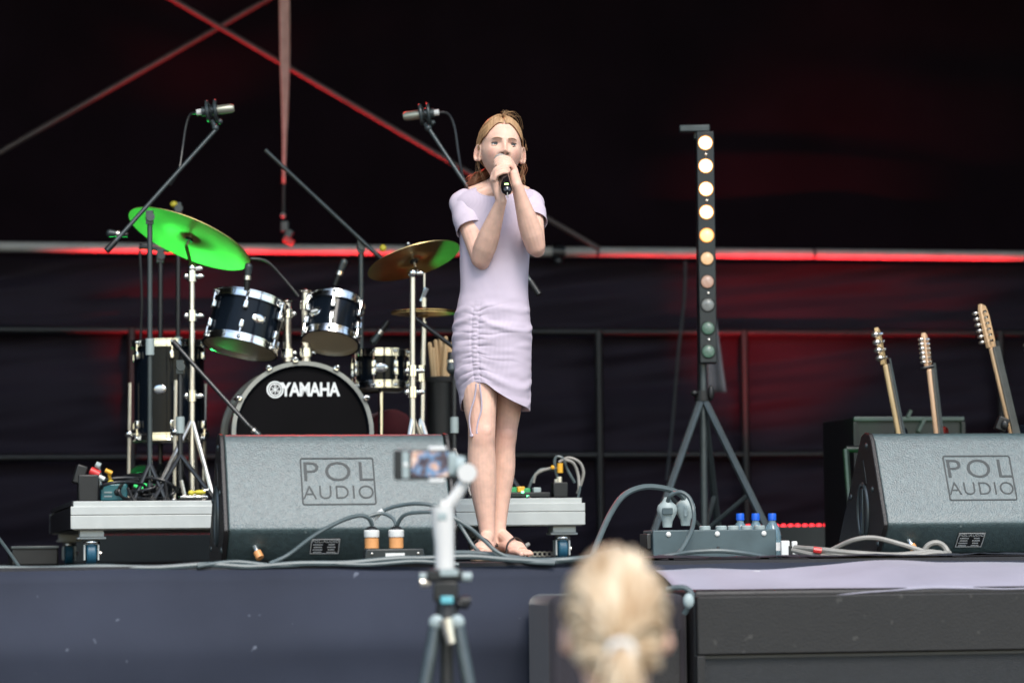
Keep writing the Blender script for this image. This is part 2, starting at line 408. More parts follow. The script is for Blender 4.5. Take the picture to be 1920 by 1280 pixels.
# pale tapering strip behind the light column
m = MB()
m.grid(lambda u, v: P(lerp(lerp(1322, 1328, v), lerp(1338, 1362, v), u), lerp(560, 735, v), 13.2 + .03 * math.sin(u * 5)), 8, 12)
ob = tag(m.build('pale_strip', mat('pale_grey_strip', (.20,.19,.20), .9), sharp=180), 'pale grey tapering strip hanging behind the light column', 'cloth')
ob.modifiers.new('solid', 'SOLIDIFY').thickness = .004

# ------------------------------------------------------------------ stage front: skirt and pale cloth
def skirt(u, v):
    x = -4.6 + 9.2 * u
    d = v * 1.285
    n1 = noise.noise(Vector((x * .8, d * 1.6 + x * .25, 2.0))); n2 = noise.noise(Vector((x * 2.2 + d, d * 5, 4.0)))
    y = -.03 - .10 * smooth(0, .25, d) - .075 * n1 * smooth(0, .3, d) - .016 * n2 * smooth(0, .15, d)
    z = -.010 - d + .006 * noise.noise(Vector((x * 3, 0, 0))) * (1 - smooth(0, .1, d))
    if v < .012: y += .03
    return (x, y, max(z, -1.29))
m = MB(MS); m.grid(skirt, 300, 70); tag(m.build('stage_skirt', M_['skirt'], sharp=180), 'blue grey cloth skirt hanging from the front edge of the stage', 'cloth')
x0 = sx_at(1235, -.1)
def pale(u, v):
    x = x0 + u * 2.4
    e = smooth(0, .12, u)
    wv = .024 * math.sin(x * 5 + 1.6) + .008 * math.sin(x * 13)
    y = -.02 - v * .48
    z = -.012 - (.012 + .075 * v ** 1.5) + wv * (.35 + .65 * math.sin(v * 3.1)) + .004 * noise.noise(Vector((x * 6, v * 4, 0)))
    return (x, y, z - .02 * (1 - e) * v)
m = MB(MS); m.grid(pale, 90, 24); ob = m.build('edge_cloth', M_['skirt_pale'], sharp=180)
ob.modifiers.new('solid', 'SOLIDIFY').thickness = .004
tag(ob, 'pale lilac cloth spread from the stage edge over the loudspeaker tops', 'cloth')

def fabric_floor(u, v):
    x = x0 - .1 + u * 2.6
    return (x, .02 + v * .55, .006 + .012 * max(0, noise.noise(Vector((x * 5, v * 4, 8)))) + .006 * max(0, noise.noise(Vector((x * 14, v * 9, 1)))))
m = MB(MS); m.grid(fabric_floor, 90, 20); tag(m.build('floor_cloth', M_['floorcloth'], sharp=180), 'dark creased cloth lying on the stage floor before the power box', 'cloth')

# ------------------------------------------------------------------ subwoofers in front of the stage
def subwoofer(px0, px1, ptop, y, lab, cover):
    x0_, x1_ = sx_at(px0, y), sx_at(px1, y)
    c = S((x0_ + x1_) / 2, y); D = c.y
    ztop = P((px0 + px1) / 2, ptop, D).z; zt = ztop - Z0
    t = thing('subwoofer', lab, 'loudspeaker', S((x0_ + x1_) / 2, y + .3, -Z0), 'loudspeakers standing before the stage')
    W = x1_ - x0_; xc = (x0_ + x1_) / 2
    if cover:
        m = MB(MS); m.box((xc, y + .17, (zt - Z0) / 2 - 0), (W, .34, zt + Z0)); m.build('cabinet', M_['subcover'], t, bevel=.03)
        m = MB(MS); m.box((xc + .05, y - .003, zt - .50), (W * .62, .012, .8)); m.build('front_panel', M_['cabside'], t, bevel=.004)
        m = MB(MS); m.box((xc, y + .17, zt + .004), (W * .5, .04, .02)); m.build('handle', M_['blackplastic'], t, bevel=.006)
    else:
        m = MB(MS); m.box((xc, y + .19, (zt - Z0) / 2), (W, .34, zt + Z0)); m.build('cabinet', M_['cabside'], t, bevel=.012)
        m = MB(MS); m.box((xc, y + .005, zt - .10), (W - .004, .03, .165)); m.build('top_board', M_['subpaint'], t, bevel=.004)
        for sx in (-1, 1):
            m = MB(MS); m.box((xc + sx * (W / 2 - .012), y + .005, zt - .185 - .5), (.024, .03, 1.0)); m.build('side_board', M_['subpaint'], t, bevel=.003)
        m = MB(MS); m.box((xc, y + .02, zt - .187 - .48), (W - .05, .012, .96)); m.build('grille', M_['grille'], t)
        m = MB(MS); m.box((xc + .0, y + .012, zt - .19), (W - .05, .006, .008)); m.build('grille_edge', M_['blacksteel'], t)
subwoofer(1298, 1960, 1102, -.52, 'wide dark loudspeaker with a grey board above its black grille', False)
subwoofer(1026, 1284, 1114, -.46, 'narrow purple black covered loudspeaker behind the spectator head', True)
t = thing('cable_hook', 'pale teal hook shaped cable end between the two front loudspeakers', 'cable', P(1290, 1130, 8.5))
m = MB(); m.tube(curve_pts([P(1250, 1104, 8.48), P(1280, 1101, 8.47), P(1297, 1113, 8.46), P(1291, 1135, 8.46), P(1283, 1150, 8.47)]), .008, 8); m.build('cable', M_['cable'], t)
m = MB(); m.ell(P(1291, 1126, 8.455), (.016, .014, .022)); m.build('plug', M_['pale'], t)

# ================================================================== STAGE MONITORS
def monitor(px, Y, W, lab, pw=0.0):
    o = PF(px, Y)                       # middle of the front lower edge
    M = frame(o)
    t = thing('stage_monitor', lab, 'loudspeaker', o + UY * .2, 'wedge monitors on the stage edge')
    prof = [(.088, .012), (.006, .092), (-.002, .108), (.010, .140), (.118, .372), (.140, .396), (.165, .402), (.205, .392), (.47, .06), (.46, .012)]
    XM = M @ Matrix(((0, 0, 1, 0), (1, 0, 0, 0), (0, 1, 0, 0), (0, 0, 0, 1)))   # local (a, b, h) -> x = h, y = a, z = b
    m = MB(); m.prism(prof, -W / 2, W / 2, XM); m.build('cabinet', M_['cabinet'], t, bevel=.006, sharp=50)
    big = [(y_ + (-.008 if y_ < .16 else .008), z_ + (.004 if z_ > .2 else -.004)) for y_, z_ in prof]
    for sx in (-1, 1):
        m = MB(); a = sx * W / 2; m.prism(big, min(a + sx * .0005, a + sx * .016), max(a + sx * .0005, a + sx * .016), XM)
        sp_ = m.build('side_panel', M_['cabside'], t, bevel=.004)
        xo = sx * (W / 2 + .016)
        m = MB(M @ Matrix.Translation((xo, .20, .15)) @ Matrix.Rotation(R(90), 4, 'Y')); m.tube([(.088 * math.cos(k), .052 * math.sin(k), 0) for k in [2 * math.pi * i / 24 for i in range(24)]], .008, 8, closed=True)
        m.build('cup_ring', M_['greysteel'], sp_)
        m = MB(M @ Matrix.Translation((xo + sx * .001, .20, .15))); m.ell((0, 0, 0), (.003, .05, .085)); m.build('cup', M_['blackplastic'], sp_)
        m = MB(M @ Matrix.Translation((xo + sx * .003, .20, .15))); m.box((0, 0, 0), (.008, .02, .15)); m.build('cup_bar', M_['greysteel'], sp_, bevel=.003)
        m = MB(M @ Matrix.Translation((xo, .185, .275)) @ Matrix.Rotation(R(-22), 4, 'X')); m.box((0, 0, 0), (.004, .022, .085)); m.build('slot', M_['blackplastic'], sp_, bevel=.004)
        for by, bz in ((.155, .362), (.055, .045), (.40, .05), (.10, .22), (.33, .2)):
            m = MB(M @ Matrix.Translation((xo, by, bz))); m.ell((0, 0, 0), (.006, .010, .010)); m.build('bolt', M_['greysteel'], sp_)
    # badge on the sloping face, groove shade put into dark raised lines
    a = Vector((0, .008, .135)); b = Vector((0, .118, .372)); up = (b - a).normalized(); nrm = Vector((1, 0, 0)).cross(up)
    Fm = M @ frame(a + (b - a) * .50 + Vector((pw, 0, 0)) + nrm * .0012, Vector((1, 0, 0)), up, nrm)
    bw, bh = .113, .079
    m = MB(Fm)
    rr = .006; ol = [(-bw, -bh), (bw, -bh), (bw, bh), (-bw, bh)]
    pts = []
    for (cx, cy), a0 in zip(((bw - rr, bh - rr), (-bw + rr, bh - rr), (-bw + rr, -bh + rr), (bw - rr, -bh + rr)), (0, 90, 180, 270)):
        pts += [(cx + rr * math.cos(R(a0 + k * 30)), cy + rr * math.sin(R(a0 + k * 30)), 0) for k in range(4)]
    m.tube(pts, .0026, 6, closed=True, flat=.5); m.build('badge_frame', M_['groove_shade'], t)
    for txt, sz, yy, sp, sx_ in (('POL', .096, .030, 1.22, 1.15), ('AUDIO', .066, -.040, 1.10, 1.0)):
        m = MB(); vv, ff = text_geo(txt, sz, Fm @ Matrix.Translation((0, yy, 0)), bold=-.0006, spacing=sp, sx=sx_); m.add(vv, ff); m.build('lettering', M_['groove_shade'], t, sharp=180)
    # type plate and plug on the lower face
    a = Vector((0, .088, .012)); b = Vector((0, .006, .092)); up = (b - a).normalized(); nrm = Vector((1, 0, 0)).cross(up)
    Fm = M @ frame(a + (b - a) * .55 + Vector((pw - .045, 0, 0)) + nrm * .002, Vector((1, 0, 0)), up, nrm)
    m = MB(Fm); m.box((0, 0, 0), (.092, .066, .003)); tp = m.build('type_plate', M_['plate'], t)
    m = MB(Fm)
    for sx in (-1, 1): m.box((sx * .0435, 0, .002), (.003, .062, .001))
    for sy in (-1, 1): m.box((0, sy * .0305, .002), (.088, .003, .001))
    m.build('plate_border', M_['platewhite'], tp)
    m = MB(); vv, ff = text_geo('POL-AUDIO', .0155, Fm @ Matrix.Translation((0, .0215, .002)), bold=.0004, spacing=1.05); m.add(vv, ff); m.build('plate_lettering', M_['platewhite'], tp, sharp=180)
    m = MB(Fm)
    for k in range(4):
        m.box((-.022, .008 - .011 * k, .002), (.030 - .004 * (k % 2), .0045, .001)); m.box((.020, .008 - .011 * k, .002), (.026 - .006 * ((k + 1) % 2), .0045, .001))
    m.build('plate_print', M_['platewhite'], tp)
    m = MB(); q = a + (b - a) * .4 + Vector((-W / 2 + .085, -.005, 0))
    m.tube([M @ (q + Vector((.012, -.02, -.02))), M @ (q + Vector((0, 0, .01))), M @ (q + Vector((-.006, .01, .035)))], [.012, .012, .007], 10); m.build('plug', M_['chrome'], t)
    m = MB(); m.tube([M @ (q + Vector((.014, -.022, -.024))), M @ (q + Vector((.006, -.011, -.005)))], .0128, 10); m.build('plug_boot', M_['orange'], t)
    return o
monitor(640, 9.17, .69, 'grey wedge monitor on the left, standing before the bass drum', -.00)
monitor(1864, 9.62, .71, 'grey wedge monitor on the right, standing before the guitars', -.02)

# ================================================================== DRUM RISER
RY = 1.72                      # stage depth of the riser front
rx0, rx1 = sx_at(130, RY), sx_at(1092, RY)
RZ = .222                      # riser deck height above the stage floor
RD = 1.85
rw = rx1 - rx0; rc = (rx0 + rx1) / 2
rt = thing('drum_riser', 'low drum riser with silver rails standing on castors', 'platform', S(rc, RY + RD / 2))
m = MB(MS); m.box((rc, RY + RD / 2, RZ - .006), (rw - .01, RD - .01, .016)); m.build('deck', M_['deck'], rt)
def rail_x(y, nm):
    m = MB(MS); m.box((rc, y, RZ - .033), (rw, .03, .030)); m.box((rc, y, RZ - .073), (rw, .03, .047)); m.box((rc, y + .004, RZ - .05), (rw - .02, .018, .10)); m.build(nm, M_['whitealu'], rt, bevel=.002)
M_['whitealu'] = mat('anodised_rail', (.47,.49,.475), .5, .3, nscale=14, var=.06, bump=.05)
rail_x(RY, 'front_rail'); rail_x(RY + RD, 'back_rail')
for x in (rx0 + .015, rx1 - .015):
    m = MB(MS); m.box((x, RY + RD / 2, RZ - .058), (.03, RD - .04, .075)); m.build('side_rail', M_['blacksteel'], rt, bevel=.002)
def caster(x, y):
    m = MB(MS); m.box((x, y, RZ - .112), (.085, .085, .026)); m.box((x, y, RZ - .128), (.10, .075, .008))
    c = m.build('castor', M_['whitealu'], rt, bevel=.003)
    m = MB(MS); m.ell((x, y, RZ - .143), (.030, .030, .014)); m.build('swivel', M_['chrome'], c)
    for sx in (-1, 1):
        m = MB(MS); m.box((x + sx * .024, y + .01, RZ - .178), (.007, .05, .055)); m.build('fork', M_['whitealu'], c, bevel=.002)
    m = MB(MS); m.lathe([(.0, -.017), (.036, -.017), (.0405, -.012), (.0405, .012), (.036, .017), (0, .017)], 24, Matrix.Translation((x, y + .014, .041)) @ Matrix.Rotation(R(90), 4, 'Y')); m.build('wheel', M_['bluewheel'], c)
    m = MB(MS); m.tube([(x + .03, y + .014, .041), (x + .036, y + .014, .041)], .008, 8); m.build('bolt', M_['chromewarm'], c)
for x in (rx0 + .075, rx1 - .07):
    for y in (RY + .06, RY + RD - .06): caster(x, y)
def deck_pt(px, Y): return PF(px, Y, Z0 + RZ + .004)

# ================================================================== DRUMS
def drum(name, lab, M, r, h, nlug, group=None, head=True, badge=None, base=None, hoopmat='chrome'):
    t = thing(name, lab, 'drum', base if base is not None else M.translation, group)
    m = MB(M); m.lathe([(r * .97, -h/2), (r, -h/2), (r, h/2), (r * .97, h/2), (r * .97, -h/2)], 48); m.build('shell', M_['drumshell'], t)
    for s_ in (-1, 1):
        z = s_ * h / 2
        m = MB(M); hr = r + .008
        m.lathe([(hr - .004, z - s_ * .016), (hr + .003, z - s_ * .016), (hr + .003, z - s_ * .012), (hr, z - s_ * .010), (hr, z + s_ * .008), (hr + .004, z + s_ * .010), (hr + .004, z + s_ * .013), (hr - .004, z + s_ * .013), (hr - .004, z - s_ * .016)], 48)
        m.build('rim', M_[hoopmat], t)
        m = MB(M); m.lathe([(0, z + s_ * .001), (r * .6, z + s_ * .001), (r + .003, z + s_ * .002), (r + .003, z - s_ * .003)], 48); m.build('drumhead', M_['drumhead'], t)
    for k in range(nlug):
        a = 2 * math.pi * (k + .5) / nlug; ca, sa = math.cos(a), math.sin(a)
        rot = Matrix.Rotation(a, 3, 'Z')
        for s_ in (-1, 1):
            m = MB(M); zc = s_ * (h / 2 - .048)
            m.box(((r + .010) * ca, (r + .010) * sa, zc), (.020, .020, .034), rot)
            m.build('lug', M_['chrome'], t, bevel=.006)
            m = MB(M); m.tube([((r + .014) * ca, (r + .014) * sa, zc), ((r + .014) * ca, (r + .014) * sa, s_ * (h / 2 + .006))], .0035, 6); m.ell(((r + .014) * ca, (r + .014) * sa, s_ * (h / 2 + .002)), .0075, 8, 6); m.build('tension_rod', M_['chrome'], t)
    if badge is not None:
        a = badge; q = Vector((math.cos(a), math.sin(a), 0)); tx = Vector((-math.sin(a), math.cos(a), 0))
        Fm = M @ frame(q * (r + .001), tx, Vector((0, 0, 1)), q)
        m = MB(Fm); m.ell((0, 0, 0), (.026, .019, .004), 20, 8); bd = m.build('badge', M_['chrome'], t)
        m = MB(Fm @ Matrix.Translation((0, .002, .0035))); m.ell((0, 0, 0), (.019, .006, .002), 16, 6); m.build('badge_field', M_['logo'], bd)
    return t
def axis_frame(c, up, toward=Vector((0, -1, 0))):
    z = Vector(up).normalized(); y = (toward - z * toward.dot(z)).normalized(); x = y.cross(z)
    return frame(Vector(c), x, y, z)
# bass drum
KY = 11.15
kc = P(566, 811, KY); kr = .262
kt = thing('bass_drum', 'black bass drum with white lettering on its front head', 'drum', deck_pt(566, KY))
KM = frame(kc, UX, UZ, -UY)     # local z towards the audience
m = MB(KM); m.lathe([(kr * .94, 0), (kr * .965, 0), (kr * .965, -.40), (kr * .94, -.40), (kr * .94, 0)], 72); m.build('shell', M_['drumshell'], kt)
M_['hoop'] = mat('hoop_lacquer', (.24,.25,.235), .3, nscale=8, coat=.5)
m = MB(KM); m.lathe([(kr - .012, .0), (kr + .004, .0), (kr + .004, .038), (kr - .012, .038), (kr - .012, 0)], 72); m.build('hoop', M_['hoop'], kt)
m = MB(KM); m.lathe([(kr - .012, .010), (kr - .008, .030), (kr - .016, .034), (kr - .020, .016), (kr - .012, .010)], 72); m.build('hoop_lip', M_['drumshell'], kt)
m = MB(KM); m.lathe([(kr - .012, -.40), (kr + .004, -.40), (kr + .004, -.438), (kr - .012, -.438), (kr - .012, -.40)], 72); m.build('hoop', M_['hoop'], kt)
m = MB(KM); m.lathe([(0, .022), (kr - .02, .020), (kr - .014, .014)], 72); m.build('drumhead', M_['drumhead_black'], kt)
m = MB(KM); m.lathe([(kr - .014, -.414), (kr - .02, -.42), (0, -.422)], 72); m.build('drumhead', M_['drumhead'], kt)
m = MB(); vv, ff = text_geo('YAMAHA', .069, KM @ Matrix.Translation((.030, .158, .0235)), bold=.0024, spacing=.93, sx=.80); m.add(vv, ff); m.build('lettering', M_['logo'], kt, sharp=180)
EM = KM @ Matrix.Translation((-.102, .160, .0235))
m = MB(EM); m.tube([(.029 * math.cos(2*math.pi*i/40), .029 * math.sin(2*math.pi*i/40), 0) for i in range(40)], .0034, 6, closed=True, flat=.3); m.build('emblem_ring', M_['logo'], kt)
m = MB(EM); m.tube([(.0215 * math.cos(2*math.pi*i/40), .0215 * math.sin(2*math.pi*i/40), 0) for i in range(40)], .0026, 6, closed=True, flat=.3); m.build('emblem_ring', M_['logo'], kt)
for k in range(3):
    a = R(90 + 120 * k); d_ = Vector((math.cos(a), math.sin(a), 0)); n_ = Vector((-d_.y, d_.x, 0))
    m = MB(EM)
    for s_ in (-1, 1): m.tube([d_ * .007 + n_ * s_ * .0028, d_ * .020 + n_ * s_ * .0028], .0015, 5, flat=.4)
    m.tube([-d_ * .016, d_ * .008], .0018, 5, flat=.4)
    m.build('tuning_fork', M_['logo'], kt)
for a in (28, 62, 118, 152, 200, -20, 90 + 6):
    ca, sa = math.cos(R(a)), math.sin(R(a)); rot = Matrix.Rotation(R(a), 3, 'Z')
    m = MB(KM); m.box(((kr + .006) * ca, (kr + .006) * sa, .022), (.022, .024, .050), rot); cl = m.build('claw', M_['chrome'], kt, bevel=.006)
    m = MB(KM); m.tube([((kr + .014) * ca, (kr + .014) * sa, .05), ((kr + .014) * ca, (kr + .014) * sa, -.10)], .004, 6); m.ell(((kr + .014) * ca, (kr + .014) * sa, .052), .009, 8, 6); m.build('t_rod', M_['chrome'], cl)
for s_, foot in ((-1, (402, 938)), (1, (716, 935))):
    q0 = KM @ Vector((s_ * kr * .93, -.06, -.05)); q1 = PF(foot[0], KY - .16, Z0 + RZ + .01)
    m = MB(); m.tube([q0, lerp(q0, q1, .35)], .012, 10); m.tube([lerp(q0, q1, .3), q1], .008, 10); m.ell(q1, .012); m.build('spur', M_['chrome'], kt)
for px, ptop in ((539, 568), (574, 548)):
    a = P(px, 668, KY + .12); b = P(px - 1, ptop, KY + .12)
    m = MB(); m.tube([a - UZ * .02, b], .0165, 14); hp = m.build('tom_post', M_['chromewarm'], kt)
    for f_ in (.06, .80):
        m = MB(); c_ = lerp(a, b, f_); m.tube([c_ - UZ * .016, c_ + UZ * .016], .025, 14); m.ell(c_ + UX * .028, .011); m.build('post_collar', M_['chrome'], hp)
    m = MB(); m.ell(b + UZ * .006, (.026, .026, .010)); m.build('post_cap', M_['chrome'], hp)
    s_ = -1 if px < 560 else 1
    e_ = P(500 if s_ < 0 else 602, 612, KY + .10)
    m = MB(); c_ = lerp(a, b, .72); m.tube([c_, e_], .010, 10); m.ell(e_, (.02, .014, .024)); m.ell(lerp(c_, e_, .45) - UY * .02, (.018, .012, .018)); m.build('tom_arm', M_['chrome'], hp)
# toms
n1 = Vector((.20, .20, .95)); drum('rack_tom', 'left rack tom tilted back above the bass drum, bigger of the two', axis_frame(P(460, 608, KY + .06), n1), .134, .172, 6, 'rack toms mounted over the bass drum', badge=R(115))
n2 = Vector((.10, .36, .88)); drum('rack_tom', 'right rack tom tilted steeply so that its bottom head shows', axis_frame(P(624, 605, KY + .10), n2), .102, .150, 6, 'rack toms mounted over the bass drum', badge=R(50))
# small level drum and its stand
sc_ = P(714, 692, KY + .35)
sn = drum('snare_drum', 'small level drum with chrome rims right of the bass drum', frame(sc_, UX, UY, UZ), .100, .125, 8, badge=R(262), base=deck_pt(714, KY + .35))
m = MB(); q = deck_pt(714, KY + .35); m.tube([q + UZ * .06, sc_ - UZ * .085], .011, 10)
for k in range(3):
    a = R(30 + 120 * k); m.tube([q + UZ * .13, q + Vector((.16 * math.cos(a), .16 * math.sin(a), .008))], .007, 8)
    m.tube(curve_pts([sc_ - UZ * .085, sc_ + Vector((.08 * math.cos(a), .08 * math.sin(a), -.085)), sc_ + Vector((.106 * math.cos(a), .106 * math.sin(a), -.055))], 5), .006, 8)
m.build('stand', M_['chrome'], sn)
# floor tom
fc = P(317, 733, KY + .30)
ft = drum('floor_tom', 'tall black floor tom standing on legs at the left of the kit', frame(fc, UX, UY, UZ), .134, .36, 6, badge=R(250), base=deck_pt(317, KY + .3))
for px, dy in ((244, -.06), (330, -.20), (385, .05)):
    a = PF(px, KY + .30 + dy, fc.z + .03); b = deck_pt(px - 3, KY + .30 + dy)
    m = MB(); m.tube([a, b], .0075, 8); m.ell(b + UZ * .012, .012, 8, 6); m.build('leg', M_['chromewarm'], ft)
    m = MB(); m.ell(lerp(a, b, .42), (.02, .018, .016)); m.build('leg_bracket', M_['chrome'], ft)
# red round case behind, stick bag
cc = P(736, 812, KY + .62)
m = MB(frame(cc, UX, UZ, -UY)); m.lathe([(0, 0.0), (.080, 0), (.094, -.01), (.096, -.03), (.096, -.30), (.09, -.31), (0, -.31)], 40)
ob = m.build('drum_case', M_['crimson'], None)
tag(ob, 'dark crimson round case standing below the small drum', 'case')
dz = ob.location.z - (Z0 + RZ); ob.location.z -= dz - .004 if dz < .15 else 0
sb = thing('stick_bag', 'tall black bag holding drumsticks left of the singer', 'bag', deck_pt(826, KY + .45))
top = P(824, 708, KY + .45); bt = deck_pt(824, KY + .45)
m = MB(); m.lathe([(.046, bt.z), (.048, bt.z + .02), (.050, top.z - .03), (.054, top.z), (.049, top.z), (.044, bt.z + .03), (0, bt.z + .03)], 28, Matrix.Translation((top.x, top.y, 0))); m.build('bag', M_['blackplastic'], sb)
m = MB(); m.lathe([(.0555, top.z - .018), (.0565, top.z - .016), (.0565, top.z + .001), (.0545, top.z + .003)], 28, Matrix.Translation((top.x, top.y, 0))); m.build('hem', M_['rubber'], sb)
for k, (px, py, dx) in enumerate(((806, 645, -.012), (817, 640, 0), (826, 634, .004), (836, 634, .006), (846, 645, .012), (830, 650, 0), (812, 655, -.01), (841, 652, .01))):
    e = P(px, py, KY + .43 + .02 * (k % 3)); a = Vector((top.x + dx * 1.2, top.y + .01 * (k % 3) - .01, top.z - .12))
    s_ = MB(); s_.tube([a, e], .0085, 8); s_.ell(e, (.0085, .0085, .008), 8, 6)
    tag(s_.build('drumstick', M_['stick']), 'pale wooden drumstick standing in the black stick bag', 'drumstick', 'drumsticks in the stick bag')

# ================================================================== CYMBALS AND STANDS
def cymbal(name, lab, c, up, r, m_, group=None):
    m = MB(axis_frame(c, up)); t_ = .0012; br = r * .19
    top = [(.005, r * .095), (br * .5, r * .085), (br * .85, r * .045), (br, r * .022), (r * .5, r * .014), (r * .8, r * .005), (r, -.003)]
    m.lathe(top + [(r, -.005)] + [(a, z - 2 * t_) for a, z in reversed(top)] + [top[0]], 64)
    return tag(m.build(name, m_, sharp=60, origin=c), lab, 'cymbal', group)
c1 = P(356, 446, 11.10); cymbal('crash_cymbal', 'large tilted cymbal glowing green at the left of the drum kit', c1, (.33, .235, .85), .243, M_['cymbal'], 'cymbals of the drum kit')
c2 = P(775, 487, 11.05); cymbal('crash_cymbal', 'dark golden cymbal tilted up beside the singer arm', c2, (-.277, .21, .905), .178, M_['cymbalb'], 'cymbals of the drum kit')
hb = P(795, 588, 11.30)
cymbal('hi_hat_cymbal', 'lower of the two thin level hi hat cymbals', hb - UZ * .004, (0, 0, -1), .125, M_['cymbalb'], 'hi hat pair')
cymbal('hi_hat_cymbal', 'upper of the two thin level hi hat cymbals', hb + UZ * .012, (.0, 0, 1), .125, M_['cymbalb'], 'hi hat pair')
def tripod(t, hub, feet, r, m_, name='leg', knee=None, tip=True):
    for f_ in feet:
        m = MB(); pts = [hub, f_] if not knee else [hub, lerp(hub, f_, .5) + UZ * knee, f_]
        m.tube(pts, r, 8); lg = m.build(name, m_, t)
        if tip:
            m = MB(); m.ell(f_ + UZ * .006, (r * 1.7, r * 1.7, r * 1.3), 10, 6); m.build('rubber_foot', M_['rubber'], lg)
def floor_feet(c, rad, z, angs): return [Vector((c.x + rad * math.cos(R(a)), c.y + rad * math.sin(R(a)), z)) for a in angs]
def cym_stand(name, lab, px, Y, ptop, cym, up, collars, hubpy, feet, group=None, r=.0105):
    base = deck_pt(px, Y); t = thing(name, lab, 'stand', base, group)
    top = P(px, ptop, Y); b = base + UZ * .03
    m = MB(); m.tube([b, lerp(b, top, .55)], r * 1.15, 12); m.tube([lerp(b, top, .55), top], r, 12); m.build('pole', M_['chromewarm'], t)
    u = Vector(up).normalized()
    m = MB(); m.tube([top, cym - u * .035], .007, 8); m.ell(top, (.017, .017, .02)); m.ell(top + UX * .025, (.016, .006, .01)); m.build('tilter', M_['chrome'], t)
    m = MB(); m.tube([cym - u * .045, cym + u * .07], .0045, 8); m.build('rod', M_['chromewarm'], t)
    m = MB(); m.lathe([(.0, .046), (.012, .046), (.012, .062), (0, .064)], 12, axis_frame(cym, u)); m.lathe([(.0, -.012), (.015, -.012), (.015, -.002), (0, -.002)], 12, axis_frame(cym, u)); m.build('felt', M_['blackplastic'], t)
    for py in collars:
        c = P(px, py, Y); m = MB(); m.tube([c - UZ * .020, c + UZ * .020], r * 1.75, 12); m.ell(c + UX * .026 - UY * .01, (.018, .006, .010)); m.ell(c - UX * .022, (.010, .008, .012)); m.build('collar', M_['chrome'], t)
    tripod(t, P(px, hubpy, Y), feet, .0085, M_['chromewarm'])
    return t
cym_stand('cymbal_stand', 'chrome cymbal stand under the green cymbal', 360, 11.0, 503, c1, (.33, .235, .85), (518, 592, 742), 785,
          [deck_pt(283, 10.85), deck_pt(402, 10.93), deck_pt(372, 11.25)])
cym_stand('cymbal_stand', 'chrome cymbal stand under the golden cymbal', 774, 10.98, 512, c2, (-.277, .21, .905), (695, 735), 778,
          [deck_pt(748, 10.90), deck_pt(832, 11.05), deck_pt(772, 11.30)])
# hi-hat stand
base = deck_pt(790, 11.30); ht = thing('hi_hat_stand', 'chrome hi hat stand carrying the two level cymbals', 'stand', base)
m = MB(); m.tube([base + UZ * .02, hb - UZ * .03], .0105, 12); m.build('pole', M_['chromewarm'], ht)
m = MB(); m.tube([hb - UZ * .03, P(796, 472, 11.3)], .004, 8); m.tube([hb + UZ * .025, hb + UZ * .06], .012, 10); m.build('pull_rod', M_['chromewarm'], ht)
m = MB(); m.tube([P(790, 565, 11.3), P(800, 540, 11.3)], [.009, .012], 8); m.build('clutch', M_['chrome'], ht)
m = MB(); c = P(790, 700, 11.3); m.tube([c - UZ * .03, c + UZ * .03], .018, 12); m.build('collar', M_['chrome'], ht)
tripod(ht, P(790, 785, 11.3), [deck_pt(835, 11.2), deck_pt(760, 11.25), deck_pt(800, 11.5)], .0085, M_['chromewarm'])

def mic_stand(lab, px, Y, pclamp, booms, feet, hub, deck=True, r=.0095, m_='greysteel', basepx=None):
    bpx = basepx if basepx is not None else px
    base = deck_pt(bpx, Y) if deck else PF(bpx, Y)
    t = thing('microphone_stand', lab, 'stand', base, 'microphone stands around the drum kit')
    top = P(px, pclamp, Y); b = base + UZ * .05
    m = MB(); m.tube([b, top], r, 10); m.build('pole', M_[m_], t)
    mid = lerp(b, top, .52); m = MB(); m.tube([mid - UZ * .03, mid + UZ * .03], r * 1.7, 10); m.build('clutch', M_['pale'], t)
    m = MB(); m.box(top, (.026, .03, .05)); m.tube([top - UY * .03, top + UY * .02], .016, 12); m.build('boom_joint', M_['greysteel'], t)
    for a, c in booms:
        pa, pc = P(*a), P(*c); m = MB(); m.tube([pa, pc], r * .85, 10); bo = m.build('boom', M_[m_], t)
        m = MB(); m.tube([lerp(pa, pc, -.01), lerp(pa, pc, .07)], r * 1.25, 10); m.build('boom_grip', M_['blackplastic'], bo)
    tripod(t, P(bpx, hub, Y), feet, r * .9, M_['blacksteel'])
    return t
mic_stand('tall black boom stand crossing in front of the green cymbal', 281, 10.85, 408, [((202, 468, 10.80), (406, 242, 10.95))], [deck_pt(250, 10.80), deck_pt(312, 10.82), deck_pt(284, 11.15)], 868)
mic_stand('boom stand whose bare arm slopes from upper left to behind the right tom', 677, 11.62, 462, [((722, 492, 11.6), (497, 281, 11.5))], [deck_pt(640, 11.5), deck_pt(720, 11.55), deck_pt(680, 11.9)], 850)
mic_stand('boom stand hidden by the singer, its arm reaching up to the left', 933, 11.05, 436, [((1009, 549, 11.0), (803, 240, 11.15))], [deck_pt(986, 10.98), deck_pt(905, 10.98), deck_pt(935, 11.35)], 855)
mic_stand('short black boom stand before the bass drum with its arm sloping down right', 338, 10.90, 688, [((326, 642, 10.92), (474, 806, 10.85))], [deck_pt(286, 10.80), deck_pt(405, 10.82), deck_pt(345, 11.12)], 852, m_='blacksteel')
mic_stand('slim dark stand with a yellow green knob behind the green cymbal', 334, 11.75, 392, [((332, 408, 11.75), (326, 384, 11.75))], [deck_pt(310, 11.65), deck_pt(365, 11.68), deck_pt(335, 11.98)], 870, m_='blacksteel')
mic_stand('slim dark stand at the far left edge of the drum kit', 301, 11.6, 480, [((262, 462, 11.6), (318, 470, 11.6))], [deck_pt(268, 11.5), deck_pt(330, 11.5), deck_pt(300, 11.85)], 870, m_='blacksteel')
